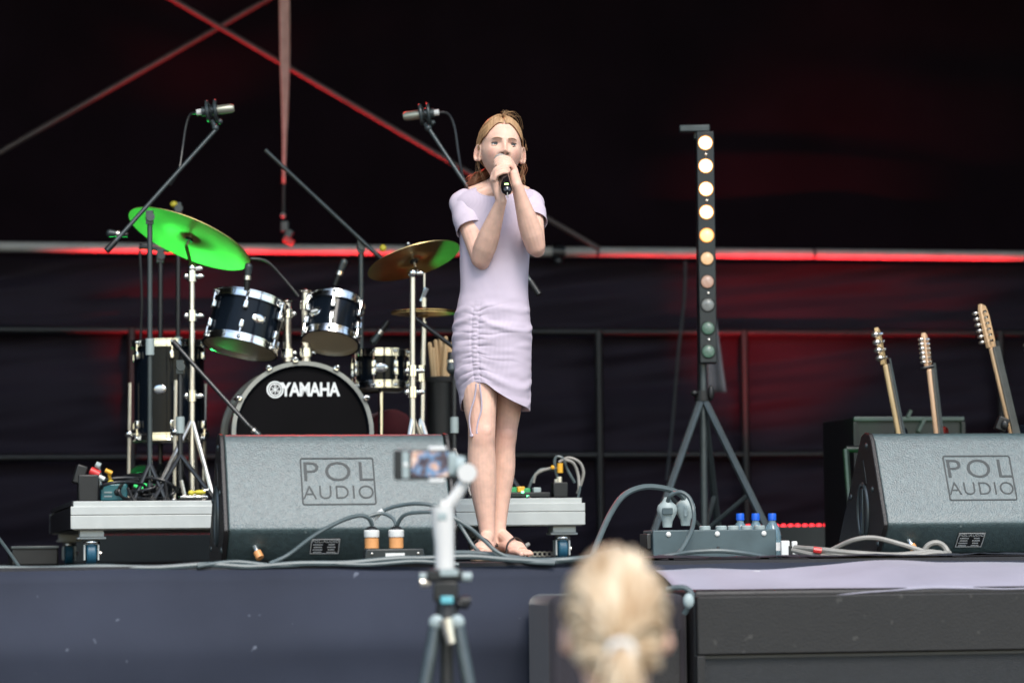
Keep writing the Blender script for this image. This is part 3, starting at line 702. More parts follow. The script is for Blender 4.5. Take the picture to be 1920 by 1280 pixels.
mic_stand('low black stand beside the stick bag reaching over the hi hat', 852, 11.2, 690, [((856, 655, 11.2), (772, 592, 11.15))], [deck_pt(830, 11.08), deck_pt(885, 11.1), deck_pt(852, 11.45)], 840, m_='blacksteel')
m = MB(); m.ell(P(326, 383, 11.74), (.016, .016, .013)); tag(m.build('wing_nut', M_['yellow']), 'yellow green knob on a stand above the green cymbal', 'knob')
m = MB(); m.ell(P(718, 465, 11.6), (.014, .014, .014)); tag(m.build('wing_nut', M_['yellow']), 'yellow green knob left of the golden cymbal', 'knob')
# overhead condenser microphones in shock mounts
def overhead(lab, a, b, hold, Y):
    pa, pb = P(*a, Y), P(*b, Y); t = thing('overhead_microphone', lab, 'microphone', P(*hold, Y), 'overhead drum microphones')
    d = pb - pa
    m = MB(); m.tube([pa + d * .50, pa + d * .92, pa + d], [.0175, .0175, .013], 14); m.build('body', M_['micgold'], t)
    m = MB(); m.tube([pa - d * .02, pa + d * .16], .012, 12); m.build('connector', M_['white'], t)
    m = MB(); m.tube([pa + d * .12, pa + d * .55], .018, 12)
    for s_ in (.28, .50):
        c = pa + d * s_; q = axis_frame(c, d); m.M = Matrix()
        m.tube([q @ Vector((.036 * math.cos(2*math.pi*i/20), .036 * math.sin(2*math.pi*i/20), 0)) for i in range(20)], .0065, 8, closed=True)
    for i in range(6):
        k = 2*math.pi*i/6; q = axis_frame(pa, d); L_ = d.length
        m.tube([q @ Vector((.036 * math.cos(k), .036 * math.sin(k), L_ * .28)), q @ Vector((.019 * math.cos(k + .5), .019 * math.sin(k + .5), L_ * .39)), q @ Vector((.036 * math.cos(k + 1), .036 * math.sin(k + 1), L_ * .50))], .002, 5)
    m.build('shock_mount', M_['greysteel'], t)
    h = P(*hold, Y); m = MB(); m.tube([pa + d * .39 - UZ * .035, h], .009, 8); m.ell(h, .014); m.ell(lerp(pa + d * .39, h, .62) + UX * .022, .011); m.build('swivel', M_['greysteel'], t)
M_['micgold'] = mat('microphone_champagne', (.36,.37,.30), .35, .6)
overhead('overhead microphone pointing right on the left boom', (370, 211), (439, 203), (404, 240), 10.95)
overhead('overhead microphone pointing left beside the singer head', (822, 211), (756, 219), (803, 240), 11.15)
# small clip and boom microphones
def small_mic(lab, a, b, Y, r=.013):
    pa, pb = P(*a, Y), P(*b, Y); t = thing('drum_microphone', lab, 'microphone', lerp(pa, pb, .5), 'small microphones at the drums')
    m = MB(); m.tube([pa, lerp(pa, pb, .55)], [r * .7, r], 10); m.build('body', M_['blackplastic'], t)
    m = MB(); m.tube([lerp(pa, pb, .45), lerp(pa, pb, .62)], r * 1.08, 10); m.build('band', M_['chromewarm'], t)
    m = MB(); m.tube([lerp(pa, pb, .6), pb], [r * .9, r * 1.2], 10); m.ell(pb, r * 1.15); m.build('head', M_['greysteel'], t)
small_mic('small microphone leaning over the right tom', (628, 535), (645, 492), 11.25)
small_mic('small microphone aimed down at the level drum', (728, 602), (700, 640), 11.35)
small_mic('small microphone on the rim at the right end of the left tom', (462, 545), (466, 500), 11.05)
small_mic('small microphone at the far left end of the boom', (240, 440), (206, 437), 11.2)
small_mic('bass drum microphone at the lower end of the short boom', (466, 797), (484, 815), 10.84, .011)
small_mic('round headed microphone beside the singer hip', (846, 660), (847, 692), 11.18, .017)

# ================================================================== LIGHT COLUMN
LY = 11.35
lb = PF(1320, LY)
lt = thing('light_column', 'tall black column of ten round lamps on a tripod stand', 'stage light', lb)
a = P(1324, 246, LY); b = P(1327, 680, LY); axis = (b - a)
LM = frame(lerp(a, b, .5), Vector((1, 0, 0)), Vector((0, 1, 0)), UZ)
HL = axis.length
m = MB(LM); m.box((0, .045, 0), (.066, .085, HL)); m.build('housing', M_['leddark'], lt, bevel=.004)
cols = [((1, .74, .44), 2.6), ((1, .74, .44), 2.6), ((1, .74, .44), 2.5), ((1, .72, .42), 2.0), ((1, .58, .24), .9), ((1, .60, .30), .42), ((1, .58, .42), .22), ((.8, .82, .80), .08), ((.35, .85, .55), .06), ((.35, .85, .55), .06)]
RING = emis('lit_reflector', (1, .36, .06), .8)
for k, (cl, s_) in enumerate(cols):
    z = (HL / 2) - HL * (268 + 43.4 * k - 246) / 434
    m = MB(LM); m.lathe([(.0265, 0), (.0275, .004), (.0245, .006), (.0235, .002), (.0265, 0)], 28, Matrix.Translation((0, .003, z)) @ Matrix.Rotation(R(90), 4, 'X')); lp = m.build('lamp_ring', RING if k < 5 else M_['blackplastic'], lt)
    lm = mat('lens_%d' % k, (.09,.10,.095), .3, nscale=90, var=.5, emit=cl, estr=s_)
    m = MB(LM); m.lathe([(.0240, 0), (.021, .006), (.013, .010), (0, .012)], 28, Matrix.Translation((0, .001, z)) @ Matrix.Rotation(R(90), 4, 'X')); m.build('lens', lm, lp)
for k in (0, 2, 6, 8):
    z = (HL / 2) - HL * (268 + 43.4 * (k + .5) - 246) / 434
    m = MB(LM); m.ell((.002, .001, z), (.006, .004, .006), 10, 6); m.build('screw', M_['chromewarm'], lt)
m = MB(); m.box(P(1302, 242, LY + .03), (.115, .05, .026)); m.box(P(1308, 250, LY + .05), (.03, .03, .05)); m.build('bracket', M_['greysteel'], lt, bevel=.004)
hubp = P(1317, 742, LY + .06)
m = MB(); m.tube([P(1311, 255, LY + .12), P(1316, 760, LY + .10)], .016, 10); m.build('pole', M_['blacksteel'], lt)
m = MB(); m.tube([P(1318, 680, LY + .06), PF(1321, LY + .06, Z0 + .04)], .0145, 12); m.build('pole', M_['greysteel'], lt)
m = MB(); m.tube([hubp - UZ * .02, hubp + UZ * .02], .03, 12); m.ell(hubp + Vector((.032, -.02, .01)), (.012, .012, .03)); m.ell(hubp + Vector((-.032, -.02, .01)), (.014, .012, .012)); m.build('hub', M_['blackplastic'], lt)
feet = [PF(1462, LY - .15, Z0 + .01), PF(1210, LY - .20, Z0 + .01), PF(1352, LY + .55, Z0 + .01)]
tripod(lt, hubp, feet, .0155, M_['greysteel'])
low = PF(1321, LY + .06, Z0 + .10)
for f_ in feet:
    m = MB(); m.tube([low, lerp(hubp, f_, .62)], .010, 8); m.build('brace', M_['greysteel'], lt)

# ================================================================== POWER BOX, PLUGS, BOTTLES
DM = frame(PF(1341, 9.72)); DW = 238 / (FPX / 9.72)
dt = thing('power_box', 'long grey green power distribution box on the stage edge', 'electrical box', PF(1341, 9.72))
m = MB(DM); m.box((0, .07, .050), (DW, .14, .092)); m.build('case', M_['distro'], dt, bevel=.004)
for x in (-.155, .008, .165):
    m = MB(DM); m.ell((x, -.001, .082), (.009, .005, .009), 12, 6); m.build('screw', M_['white'], dt)
m = MB(DM); m.ell((.01, -.001, .036), (.006, .004, .006), 10, 6); m.build('hole', M_['blackplastic'], dt)
for x in (-.02, .035, .075, .12, .165):
    m = MB(DM); m.lathe([(.019, 0), (.019, .010), (.016, .013), (0, .013)], 16, Matrix.Translation((x, .05, .096))); m.build('socket', M_['pale'], dt)
m = MB(DM); m.box((-DW / 2 - .008, .07, .06), (.016, .10, .05)); m.build('end_flange', M_['blacksteel'], dt, bevel=.003)
def plug(lab, px, py, Y, sx, screen):
    t = thing('power_plug', lab, 'plug', P(px, 990, Y), 'plugs in the power box')
    c = P(px, py, Y)
    m = MB(); m.lathe([(.0, -.040), (.015, -.040), (.018, -.02), (.031, .004), (.034, .018), (.030, .032), (.016, .044), (.009, .058), (0, .058)], 20, Matrix.Translation(c) @ Matrix.Diagonal((1, .7, 1, 1))); m.build('body', M_['pale'], t)
    if screen:
        m = MB(); m.box(c + Vector((0, -.024, .012)), (.034, .004, .022)); m.build('display', M_['distro'], t, bevel=.002)
    else:
        m = MB(); m.box(c + Vector((0, -.024, .005)), (.010, .003, .03)); m.build('ridge', M_['pale'], t, bevel=.001)
plug('round pale plug with a small grey display in the power box', 1251, 965, 9.76, 0, True)
plug('pale pear shaped plug under the thick arching cable', 1285, 962, 9.78, 0, False)
for k, px in enumerate((1389, 1418, 1449)):
    c = P(px, 976, 10.3); base = PF(px, 10.3); h = c.z - base.z
    t = thing('water_bottle', ('leftmost', 'middle', 'rightmost')[k] + ' of three blue capped water bottles behind the power box', 'bottle', base, 'blue capped water bottles')
    T_ = Matrix.Translation(base)
    m = MB(T_); m.lathe([(0, .003), (.028, .003), (.031, .012), (.031, h * .45), (.029, h * .55), (.030, h * .62), (.024, h * .82), (.012, h * .97), (.012, h + .006), (.0, h + .006)], 24); m.build('bottle', M_['bottle'], t)
    m = MB(T_); m.lathe([(0, h + .026), (.013, h + .026), (.0145, h + .022), (.0145, h + .002), (.0, h + .002)], 20); m.build('cap', M_['bluecap'], t)
    m = MB(T_); m.lathe([(.0315, h * .2), (.0315, h * .42)], 24); m.build('paper_band', M_['white'], t)
t = thing('cable_connector', 'white mains connector at the right end of the power box', 'connector', PF(1475, 9.70))
m = MB(); c = PF(1472, 9.70, Z0 + .03); m.box(c, (.028, .03, .056)); m.box(c + Vector((.030, 0, .004)), (.018, .03, .044)); m.tube([c + Vector((.03, 0, -.016)), c + Vector((.085, -.01, -.018))], .010, 8); m.build('body', M_['white'], t, bevel=.006)
m = MB(); m.box(c + Vector((.016, -.012, -.004)), (.012, .012, .03)); m.build('latch', M_['blackplastic'], t, bevel=.002)
m = MB(); c = P(1390, 1076, 9.05); m.box(c, (.125, .06, .020)); tag(m.build('white_adapter', M_['white'], bevel=.009), 'flat white adapter block lying on the pale cloth edge', 'adapter')

# floor connector box with two orange plugs
BM = frame(PF(738, 9.02)); t = thing('cable_box', 'low black junction box before the left monitor with a white sticker', 'electrical box', PF(738, 9.02))
m = MB(BM); m.prism([(-.094, 0), (.094, 0), (.088, .044), (-.088, .044)], -.03, .03, Matrix.Rotation(R(90), 4, 'X')); m.build('case', M_['leddark'], t, bevel=.004)
m = MB(BM); m.box((.0, -.0315, .022), (.058, .002, .018)); m.build('sticker', M_['white'], t)
for x in (-.07, .07):
    m = MB(BM); m.ell((x, -.031, .03), (.004, .003, .004), 8, 6); m.build('screw', M_['chromewarm'], t)
for px, lab in ((697, 'left of two orange and white connectors on the junction box'), (743, 'right of two orange and white connectors on the junction box')):
    c = PF(px, 9.02, Z0 + .046); t = thing('orange_connector', lab, 'connector', c, 'connectors on the junction box')
    m = MB(Matrix.Translation(c)); m.lathe([(0, 0), (.0215, 0), (.0215, .030), (.018, .031), (.018, .034), (.0, .034)], 18); m.build('socket', M_['orange'], t)
    m = MB(Matrix.Translation(c)); m.lathe([(0, .033), (.0225, .033), (.0235, .037), (.0235, .052), (.021, .055), (0, .055)], 18); m.build('collar', M_['white'], t)
    m = MB(Matrix.Translation(c)); m.lathe([(.019, .055), (.018, .060), (.009, .066), (0, .066)], 18); m.build('boot', M_['blackplastic'], t)

# ================================================================== CABLES
def cable(lab, pts, r, m_='cable', group=None, n=8, name='cable'):
    m = MB(); m.tube(curve_pts([P(*p) for p in pts], n), r, 8)
    return tag(m.build(name, M_[m_]), lab, 'cable', group)
cable('grey cable running along the left front edge of the stage', [(-40,1064,8.70),(80,1066,8.72),(180,1062,8.73),(290,1064,8.75),(390,1058,8.78),(470,1062,8.80),(560,1056,8.82),(650,1055,8.84),(740,1047,8.86),(800,1046,8.88),(880,1043,8.90),(960,1049,8.92),(1040,1052,8.95),(1120,1046,9.0)], .0085, n=10)
cable('second grey cable lying on the stage edge before the left monitor', [(370,1061,8.76),(440,1053,8.80),(520,1060,8.81),(600,1056,8.83),(690,1058,8.84),(780,1052,8.86),(860,1058,8.88)], .0065)
cable('cable rising from the floor to the left orange connector', [(505,1056,8.95),(540,1040,8.98),(590,1003,8.99),(640,976,9.0),(675,966,9.0),(692,972,9.01),(698,985,9.02)], .0065)
cable('thin cable arching between both orange connectors', [(690,968,9.03),(715,962,9.04),(735,970,9.03),(743,984,9.02)], .0055)
cable('cable arching right from the right orange connector', [(744,985,9.02),(757,966,9.0),(785,960,8.98),(830,962,8.96),(875,985,8.95),(905,1010,8.95),(935,1036,8.94),(980,1052,8.93),(1040,1056,8.93)], .0060)
cable('thin cable arching from the monitor badge behind the white gimbal', [(716,958,9.06),(745,948,9.05),(790,944,9.03),(840,956,9.02),(866,990,9.02),(890,1026,9.0),(915,1046,9.0)], .0058)
m = MB(); m.tube([P(700,972,9.05), P(718,956,9.05)], .008, 8); tag(m.build('cable_plug', M_['white']), 'small white plug lying against the left monitor below its badge', 'plug')
cable('thick cable lying across the singer feet', [(850,1036,8.98),(900,1037,8.97),(950,1043,8.96),(1010,1050,8.95),(1090,1046,8.97),(1160,1030,9.1)], .0085)
cable('thick grey cable arching up to the power plugs', [(1108,1048,9.45),(1122,1012,9.5),(1145,962,9.6),(1170,928,9.68),(1205,913,9.72),(1245,915,9.75),(1275,926,9.77),(1285,942,9.78)], .0098)
cable('thin cable looping over the two power plugs', [(1251,948,9.76),(1256,930,9.74),(1275,922,9.73),(1293,934,9.72),(1301,962,9.70),(1298,990,9.64),(1284,1020,9.60),(1270,1040,9.58)], .0072)
cable('pale grey cable lying before the power box', [(1215,1048,9.45),(1260,1040,9.45),(1300,1034,9.44),(1350,1032,9.44),(1400,1037,9.46),(1440,1045,9.5)], .0075)
cable('dark cable hanging from the stage edge at the spectator head', [(1256,1045,9.4),(1266,1056,9.3),(1285,1076,9.15),(1310,1096,9.05)], .006)
for k, (dy, dx, r) in enumerate(((0, 0, .0085), (6, 6, .0085), (12, -4, .0085), (17, 2, .0085), (3, 14, .0085))):
    c = [(1490+dx,1026+dy*.4,9.52),(1540+dx,1030+dy,9.45),(1600+dx,1036+dy*1.1,9.42),(1680+dx,1040+dy,9.42),(1740+dx,1034+dy*.6,9.44),(1768,1038,9.46),(1776-dx,1036,9.50)]
    cable('beige grey mains cable coiled flat before the right monitor', c, r, 'cablegrey', 'strands of the coiled mains cable')
cable('brown grey cable arching over the coil to the right monitor', [(1560,1030,9.5),(1600,1012,9.46),(1640,1008,9.45),(1690,1020,9.44),(1740,1036,9.44)], .008, 'cablegrey')
cable('short cable hump standing before the right monitor', [(1728,1040,9.5),(1740,1022,9.5),(1757,1017,9.5),(1772,1026,9.5),(1783,1048,9.48)], .009, 'cablegrey')
m = MB(); m.tube([P(1525,1030,9.44), P(1540,1032,9.44)], .010, 8); tag(m.build('cable_tie', M_['redplastic']), 'red tie on the coiled mains cable', 'cable tie')
cable('dark cable slanting down at the lower left corner', [(-20,985,10.2),(10,1025,10.0),(36,1062,9.8)], .006)
cable('microphone cable dropping from the left overhead microphone', [(370,212,10.95),(356,216,10.96),(348,240,10.96),(342,280,10.95),(335,320,10.92),(318,348,10.9)], .0052, 'cableblack')
cable('microphone cable hanging from the right overhead microphone', [(822,211,11.15),(840,214,11.16),(852,238,11.16),(860,290,11.15),(868,330,11.12),(885,362,11.1)], .0052, 'cableblack')
cable('black cable arching between the toms', [(470,485,11.35),(500,490,11.36),(530,520,11.36),(560,556,11.35)], .005, 'cableblack')
cable('black cable dropping beside the slim left stand', [(262,470,11.55),(266,560,11.55),(264,640,11.55),(268,700,11.5),(275,820,11.45)], .005, 'cableblack')
cable('dark cable dropping from the horizontal tube left of the light column', [(1285,490,14.0),(1283,560,13.98),(1272,660,13.96),(1262,780,13.95),(1250,900,13.9)], .007, 'cableblack')
for k in range(9):
    cx, cy, Y = 258 + random.uniform(-30, 38), 916 + random.uniform(-8, 8), 10.80 + random.uniform(-.02, .28)
    rx, ry = random.uniform(26, 62), random.uniform(10, 26); ph = random.uniform(0, 6)
    pts = [(cx + rx * math.cos(ph + a * .75), cy + ry * math.sin(ph + a * .75) - 2, Y + .05 * math.sin(a)) for a in range(9)]
    pts = [(x, min(y, 936), z) for x, y, z in pts]
    cable('black cable in the tangled heap on the left of the riser', pts, .0062, 'cableblack', 'tangled black cables on the riser')
cable('black cable loop sagging over the silver riser rail', [(240,915,10.64),(252,938,10.60),(275,956,10.59),(300,955,10.59),(312,930,10.62),(310,905,10.68)], .0058, 'cableblack')
for k, p in enumerate([[(1000,905,11.0),(1006,888,11.0),(1030,878,11.0),(1048,878,11.0)], [(1046,900,11.0),(1040,868,11.0),(1044,856,11.0),(1056,860,11.0),(1064,880,11.0),(1078,905,11.0)], [(1048,866,11.0),(1066,858,11.0),(1086,866,11.0),(1094,884,11.0),(1090,905,11.0),(1082,925,11.0)], [(1040,880,11.02),(1015,880,11.02),(1000,895,11.0),(990,920,11.0)], [(1060,862,10.98),(1075,868,10.98),(1084,890,10.98),(1086,920,10.96)]]):
    cable(('grey lead rising left at the right riser end', 'grey lead looping upward over the small box', 'grey lead in the widest loop at the right riser end', 'grey lead curving low towards the singer leg', 'grey lead falling inside the widest loop')[k], p, .0058, ('cablegrey', 'cable')[k % 2], 'cable loops at the right end of the riser')
cable('thin cable sagging over the riser rail right of the singer', [(990,930,10.82),(1005,948,10.80),(1035,963,10.79),(1065,956,10.79),(1082,936,10.82),(1088,912,10.88)], .0045)

# ================================================================== SMALL GEAR ON THE RISER
t = thing('effects_box', 'teal effects box on the left end of the riser', 'electronics', deck_pt(208, 10.82))
m = MB(frame(deck_pt(213, 10.82))); m.box((0, 0, .034), (.095, .07, .062)); m.build('case', M_['teal'], t, bevel=.006)
m = MB(frame(deck_pt(213, 10.82))); m.ell((.012, -.035, .034), (.013, .006, .013)); m.build('jack', M_['blackplastic'], t)
m = MB(frame(deck_pt(213, 10.82))); m.box((-.022, -.036, .02), (.028, .003, .005)); m.box((-.022, -.036, .034), (.028, .003, .005)); m.build('lettering_strip', M_['pale'], t)
m = MB(frame(deck_pt(213, 10.82))); m.ell((.03, -.02, .070), (.018, .012, .007)); m.ell((-.01, -.01, .072), (.012, .01, .007)); m.build('foot_switch', M_['yellow'], t)
t = thing('stage_box', 'black multicore box with red and amber plugs at the riser left end', 'electronics', deck_pt(168, 10.84))
m = MB(frame(deck_pt(165, 10.84))); m.box((0, 0, .05), (.075, .09, .1)); m.box((-.03, 0, .10), (.04, .08, .07), Matrix.Rotation(.3, 3, 'Y')); m.build('case', M_['blackplastic'], t, bevel=.006)
for nm, px, py, mm, rx, ry in (('plug', 154, 877, 'amber', .014, .007), ('plug', 204, 884, 'amber', .012, .008), ('plug', 178, 886, 'redplastic', .016, .016), ('plug', 186, 893, 'white', .020, .008), ('plug', 184, 872, 'pale', .008, .012)):
    q = P(px, py, 10.82); m = MB(); m.tube([q - Vector((rx, 0, -rx * .5)), q + Vector((rx, 0, -rx * .5))], ry, 10); m.tube([q, q + Vector((.005, .03, -.05))], .006, 6); m.build(nm, M_[mm], t)
t = thing('foot_pedal', 'chrome and yellow foot pedal low before the bass drum', 'pedal', deck_pt(372, 10.75))
m = MB(frame(deck_pt(362, 10.78))); m.box((.0, 0, .012), (.10, .10, .012)); m.box((.02, 0, .03), (.07, .08, .008), Matrix.Rotation(-.3, 3, 'Y')); m.build('footboard', M_['chrome'], t, bevel=.003)
m = MB(frame(deck_pt(362, 10.78))); m.ell((.02, -.045, .03), (.022, .012, .009)); m.ell((-.01, -.045, .028), (.012, .01, .01)); m.build('stripe', M_['yellow'], t)
m = MB(frame(deck_pt(346, 10.78))); m.tube([(0, 0, .02), (-.012, 0, .075)], .008, 8); m.build('post', M_['chromewarm'], t)
t = thing('wah_box', 'small black box with yellow plugs at the right riser end', 'electronics', deck_pt(1049, 10.98))
m = MB(frame(deck_pt(1049, 10.98))); m.box((0, 0, .030), (.055, .05, .056)); m.build('case', M_['blackplastic'], t, bevel=.004)
m = MB(frame(deck_pt(1049, 10.98))); m.tube([(0, 0, .058), (0, 0, .078)], .012, 12); m.tube([(-.012, 0, .058), (-.012, 0, .07)], .008, 8); m.build('socket', M_['chromewarm'], t)
m = MB(); m.tube([P(1050, 886, 10.98), P(1050, 868, 10.98)], .011, 10); m.ell(P(1036, 876, 10.98), .008); m.build('plug', M_['amber'], t)
t = thing('pedal_board', 'low pedal board with small lights between singer leg and cable box', 'pedal', deck_pt(985, 10.95))
m = MB(frame(deck_pt(985, 10.95))); m.box((0, 0, .012), (.17, .09, .020)); m.build('board', M_['blackplastic'], t, bevel=.004)
for x, z, mm in ((-.05, .034, 'green'), (-.02, .036, 'amber'), (.0, .030, 'green'), (.04, .032, 'pale')):
    m = MB(frame(deck_pt(985, 10.95))); m.box((x, -.01, z - .004), (.028, .035, .022)); m.build('pedal', M_[mm], t, bevel=.004)
LEDG = emis('green_led', (.15, 1, .35), 3)
for px, py in ((968, 935), (976, 938), (984, 935), (980, 922), (990, 930)):
    m = MB(); m.ell(P(px, py, 10.88), (.005, .004, .004), 8, 6); m.build('indicator', LEDG, t)
# things on the floor beneath the riser
m = MB(); q = PF(960, 10.85, Z0 + .012)
m.tube([P(955, 1044, 10.6), P(975, 1030, 10.62), P(992, 1019, 10.64)], [.010, .010, .007], 8); tag(m.build('drumstick', M_['cablegrey']), 'pale stick lying on the floor behind the singer foot', 'stick')
m = MB(); m.box(PF(963, 10.75, Z0 + .014), (.045, .03, .024)); tag(m.build('blue_clip', mat('cyan_plastic', (.02,.45,.65), .4), bevel=.004), 'bright blue clip on the floor behind the singer foot', 'clip')
ch = thing('chain', 'short chain of pale links on the floor under the riser', 'chain', PF(1015, 10.9))
for k in range(8):
    c = PF(985 + k * 9, 10.9, Z0 + .022); m = MB(frame(c, UX, UY, UZ)); m.tube([(.011 * math.cos(i * .785), .0, .008 * math.sin(i * .785)) for i in range(8)], .003, 6, closed=True); m.build('link', M_['chromewarm'], ch)
t = thing('case_lid', 'dark green lit case corner left of the riser', 'case', S(rx0 - .10, RY + .9))
m = MB(MS); m.box((rx0 - .10, RY + .9, .035), (.17, .5, .07)); m.build('case', M_['blackplastic'], t, bevel=.006)
m = MB(MS); m.box((rx0 - .10, RY + .649, .066), (.175, .012, .010)); m.build('edging', M_['greysteel'], t, bevel=.002)

# ================================================================== GUITARS, CASE, FLOOR LAMPS
gs = thing('guitar_stand', 'black multiple guitar stand behind the right monitor', 'stand', PF(1790, 11.0))
GM = frame(PF(1790, 11.0))
for y in (-.12, .16):
    m = MB(GM); m.tube([(-.34, y, .06), (.36, y, .06)], .014, 10); m.build('rail', M_['blacksteel'], gs)
m = MB(GM); m.tube([(-.34, .22, .40), (.36, .22, .40)], .013, 10); m.build('rail', M_['blacksteel'], gs)
for x in (-.34, .36):
    m = MB(GM); m.tube([(x, -.16, .015), (x, -.12, .06), (x, .16, .06), (x, .22, .40)], .012, 8); m.tube([(x, .16, .06), (x, .2, .012)], .012, 8); m.build('side_frame', M_['blacksteel'], gs)
def guitar(lab, hl, neck, head, Y, wood, bodycol, turn, npeg):
    n0 = P(*neck, Y); h0 = P(*head, Y); ax = (h0 - n0).normalized()
    foot = n0 - ax * ((n0.z - (Z0 + .075)) / ax.z)
    face = Vector((math.sin(R(turn)), -math.cos(R(turn)), 0)); face = (face - ax * face.dot(ax)).normalized(); side = face.cross(ax) * -1
    M = frame(foot, side, ax, face)
    t = thing('guitar', lab, 'guitar', foot, 'guitars on the stand')
    L_ = (h0 - foot).length
    ol = [(spline([(0,.02),(.03,.12),(.09,.165),(.17,.150),(.24,.115),(.30,.125),(.36,.140),(.40,.105),(.385,.06),(.36,.03)], 0)[0], 0)]
    half = [(.0, .0), (.07, .004), (.135, .03), (.162, .09), (.150, .17), (.115, .235), (.122, .29), (.140, .345), (.120, .395), (.085, .40), (.058, .365), (.03, .35)]
    ol = [(x, y) for x, y in half] + [(-x * .97, y - (.04 if y > .34 and x > .05 else 0)) for x, y in reversed(half[1:])]
    m = MB(M); m.prism(ol, -.020, .022); m.build('body', M_[bodycol], t, bevel=.008)
    m = MB(M); m.box((0, (L_ + .33) / 2, .012), (.042, L_ - .33, .020)); m.build('neck', M_[wood], t, bevel=.008)
    m = MB(M); m.box((0, (L_ + .30) / 2, .0255), (.040, L_ - .30, .006)); m.build('fretboard', M_['fret'], t, bevel=.001)
    hs = [(-.022, L_), (.022, L_), (.025, L_ + .03), (.025, L_ + .74 * hl), (.015, L_ + .94 * hl), (-.009, L_ + hl), (-.021, L_ + .86 * hl), (-.023, L_ + .03)]
    m = MB(M); m.prism(hs, -.004, .012); hd = m.build('headstock', M_[wood], t, bevel=.003)
    for k in range(npeg):
        yy = L_ + .025 + (hl * .84 - .03) * k / max(1, npeg - 1)
        for sx in ((-1, 1) if npeg < 4 else (-1,)):
            m = MB(M); m.tube([(sx * .030, yy, .004), (sx * .050, yy, .004)], .004, 6); m.ell((sx * .052, yy, .004), ((.016, .012, .016) if npeg == 4 else (.010, .008, .012)), 10, 6); m.build('tuning_peg', M_['chromewarm'], hd)
        m = MB(M); m.tube([((-.012 if npeg >= 4 else .015), yy, .010), ((-.012 if npeg >= 4 else .015), yy, .026)], .005, 8); m.build('string_post', M_['chrome'], hd)
    m = MB(M)
    for k in range(5): m.tube([(-.016 + .008 * k, .12, .032), (-.014 + .007 * k, L_ + .02, .031)], .0008, 4)
    m.build('strings', M_['greysteel'], t)
    m = MB(M); m.box((0, .12, .028), (.06, .03, .012)); m.box((0, .2, .026), (.07, .025, .01)); m.build('bridge', M_['blacksteel'], t, bevel=.002)
guitar('leftmost guitar, slim pale neck and big round tuning pegs', .140, (1679, 808), (1655, 684), 10.95, 'wood', 'drumshell', 72, 4)
guitar('second guitar from the left, pale neck seen side on', .135, (1751, 808), (1738, 692), 10.95, 'woodpink', 'guitarred', 66, 6)
guitar('tallest guitar with an amber neck leaning left', .165, (1893, 806), (1857, 652), 10.90, 'woodorange', 'drumshell', 46, 6)
guitar('rightmost guitar cut off by the right picture edge', .14, (1978, 806), (1947, 700), 11.0, 'wood', 'guitarred', 60, 6)
m = MB(); m.tube([P(1726, 691, 10.93), P(1750, 686, 10.93)], .006, 8); tag(m.build('capo', M_['blackplastic']), 'black capo clamped on the second guitar neck', 'capo')
m = MB(); m.box(P(1878, 795, 10.85), (.04, .05, .05), Matrix.Rotation(.4, 3, 'Y')); m.ell(P(1884, 796, 10.82), (.014, .01, .018)); tag(m.build('stand_clamp', M_['blackplastic'], bevel=.006), 'black clamp holding the tallest guitar neck', 'clamp')
# flight case behind the guitars
fx0 = PF(1604, 11.6); FM = frame(PF(1710, 11.6)); zt = P(1604, 782, 11.6).z - Z0; hw = 106 / (FPX / 11.6)
t = thing('flight_case', 'black case with metal edges lit green behind the guitars', 'case', PF(1710, 11.6))
m = MB(FM); m.box((0, .22, zt / 2), (2 * hw, .42, zt - .004)); m.build('box', M_['blackplastic'], t, bevel=.003)
m = MB(FM); m.box((0, .005, zt - .008), (2 * hw + .01, .014, .016)); m.build('top_edge', M_['greysteel'], t, bevel=.002)
for sx in (-1, 1):
    m = MB(FM); m.box((sx * hw, .003, zt / 2 - .01), (.016, .014, zt - .02)); m.build('side_edge', M_['blackplastic'], t, bevel=.002)
m = MB(FM); m.box((.05, 0, zt - .03), (.012, .012, .06), Matrix.Rotation(.5, 3, 'Y')); m.box((.0, 0, zt + .012), (.012, .012, .03), Matrix.Rotation(.5, 3, 'Y')); m.build('latch', M_['greysteel'], t)

def spot(name, loc, target, power, col, cone, blend=.6, size=.05):
    l = bpy.data.lights.new(name, 'SPOT'); l.energy = power; l.color = col; l.spot_size = R(cone); l.spot_blend = blend; l.shadow_soft_size = size
    o = bpy.data.objects.new(name, l); sc.collection.objects.link(o); o.location = loc
    o.rotation_euler = (Vector(loc) - Vector(target)).to_track_quat('Z', 'Y').to_euler(); return o
def led_bar(lab, c, W, col, glow, dots=True):
    M = frame(c); t = thing('led_floor_bar', lab, 'stage light', c, 'red floor light bars')
    m = MB(M); m.box((0, 0, .065), (W, .12, .13)); m.build('housing', M_['leddark'], t, bevel=.005)
    for sx in (-1, 1):
        m = MB(M); m.box((sx * (W / 2 + .008), 0, .07), (.016, .14, .14)); m.build('end_plate', M_['blackplastic'], t, bevel=.004)
        m = MB(M); m.ell((sx * (W / 2 + .02), -.03, .08), (.008, .014, .014)); m.build('knob', M_['greysteel'], t)
    for k in range(int(W / .032)):
        m = MB(M); m.ell((-W / 2 + .02 + k * .032, -.02, .132), (.011, .016, .006), 10, 6); m.build('lens', glow, t)
    return M
REDG = emis('red_led', (1, .03, .04), 2.5)
RL = (1, .02, .03)
cR = PF(1480, 13.0); led_bar('red lit floor light bar behind the right monitor', cR, .42, RL, REDG)
m = MB(frame(cR)); 
def on_tarp(px, z=.16, y=BY - .28): return S(sx_at(px, y), y, z)
led_bar('red lit floor light bar behind the drum riser on the left', on_tarp(490, 0), 1.75, RL, emis('dim_red_led', (1, .03, .04), .12))
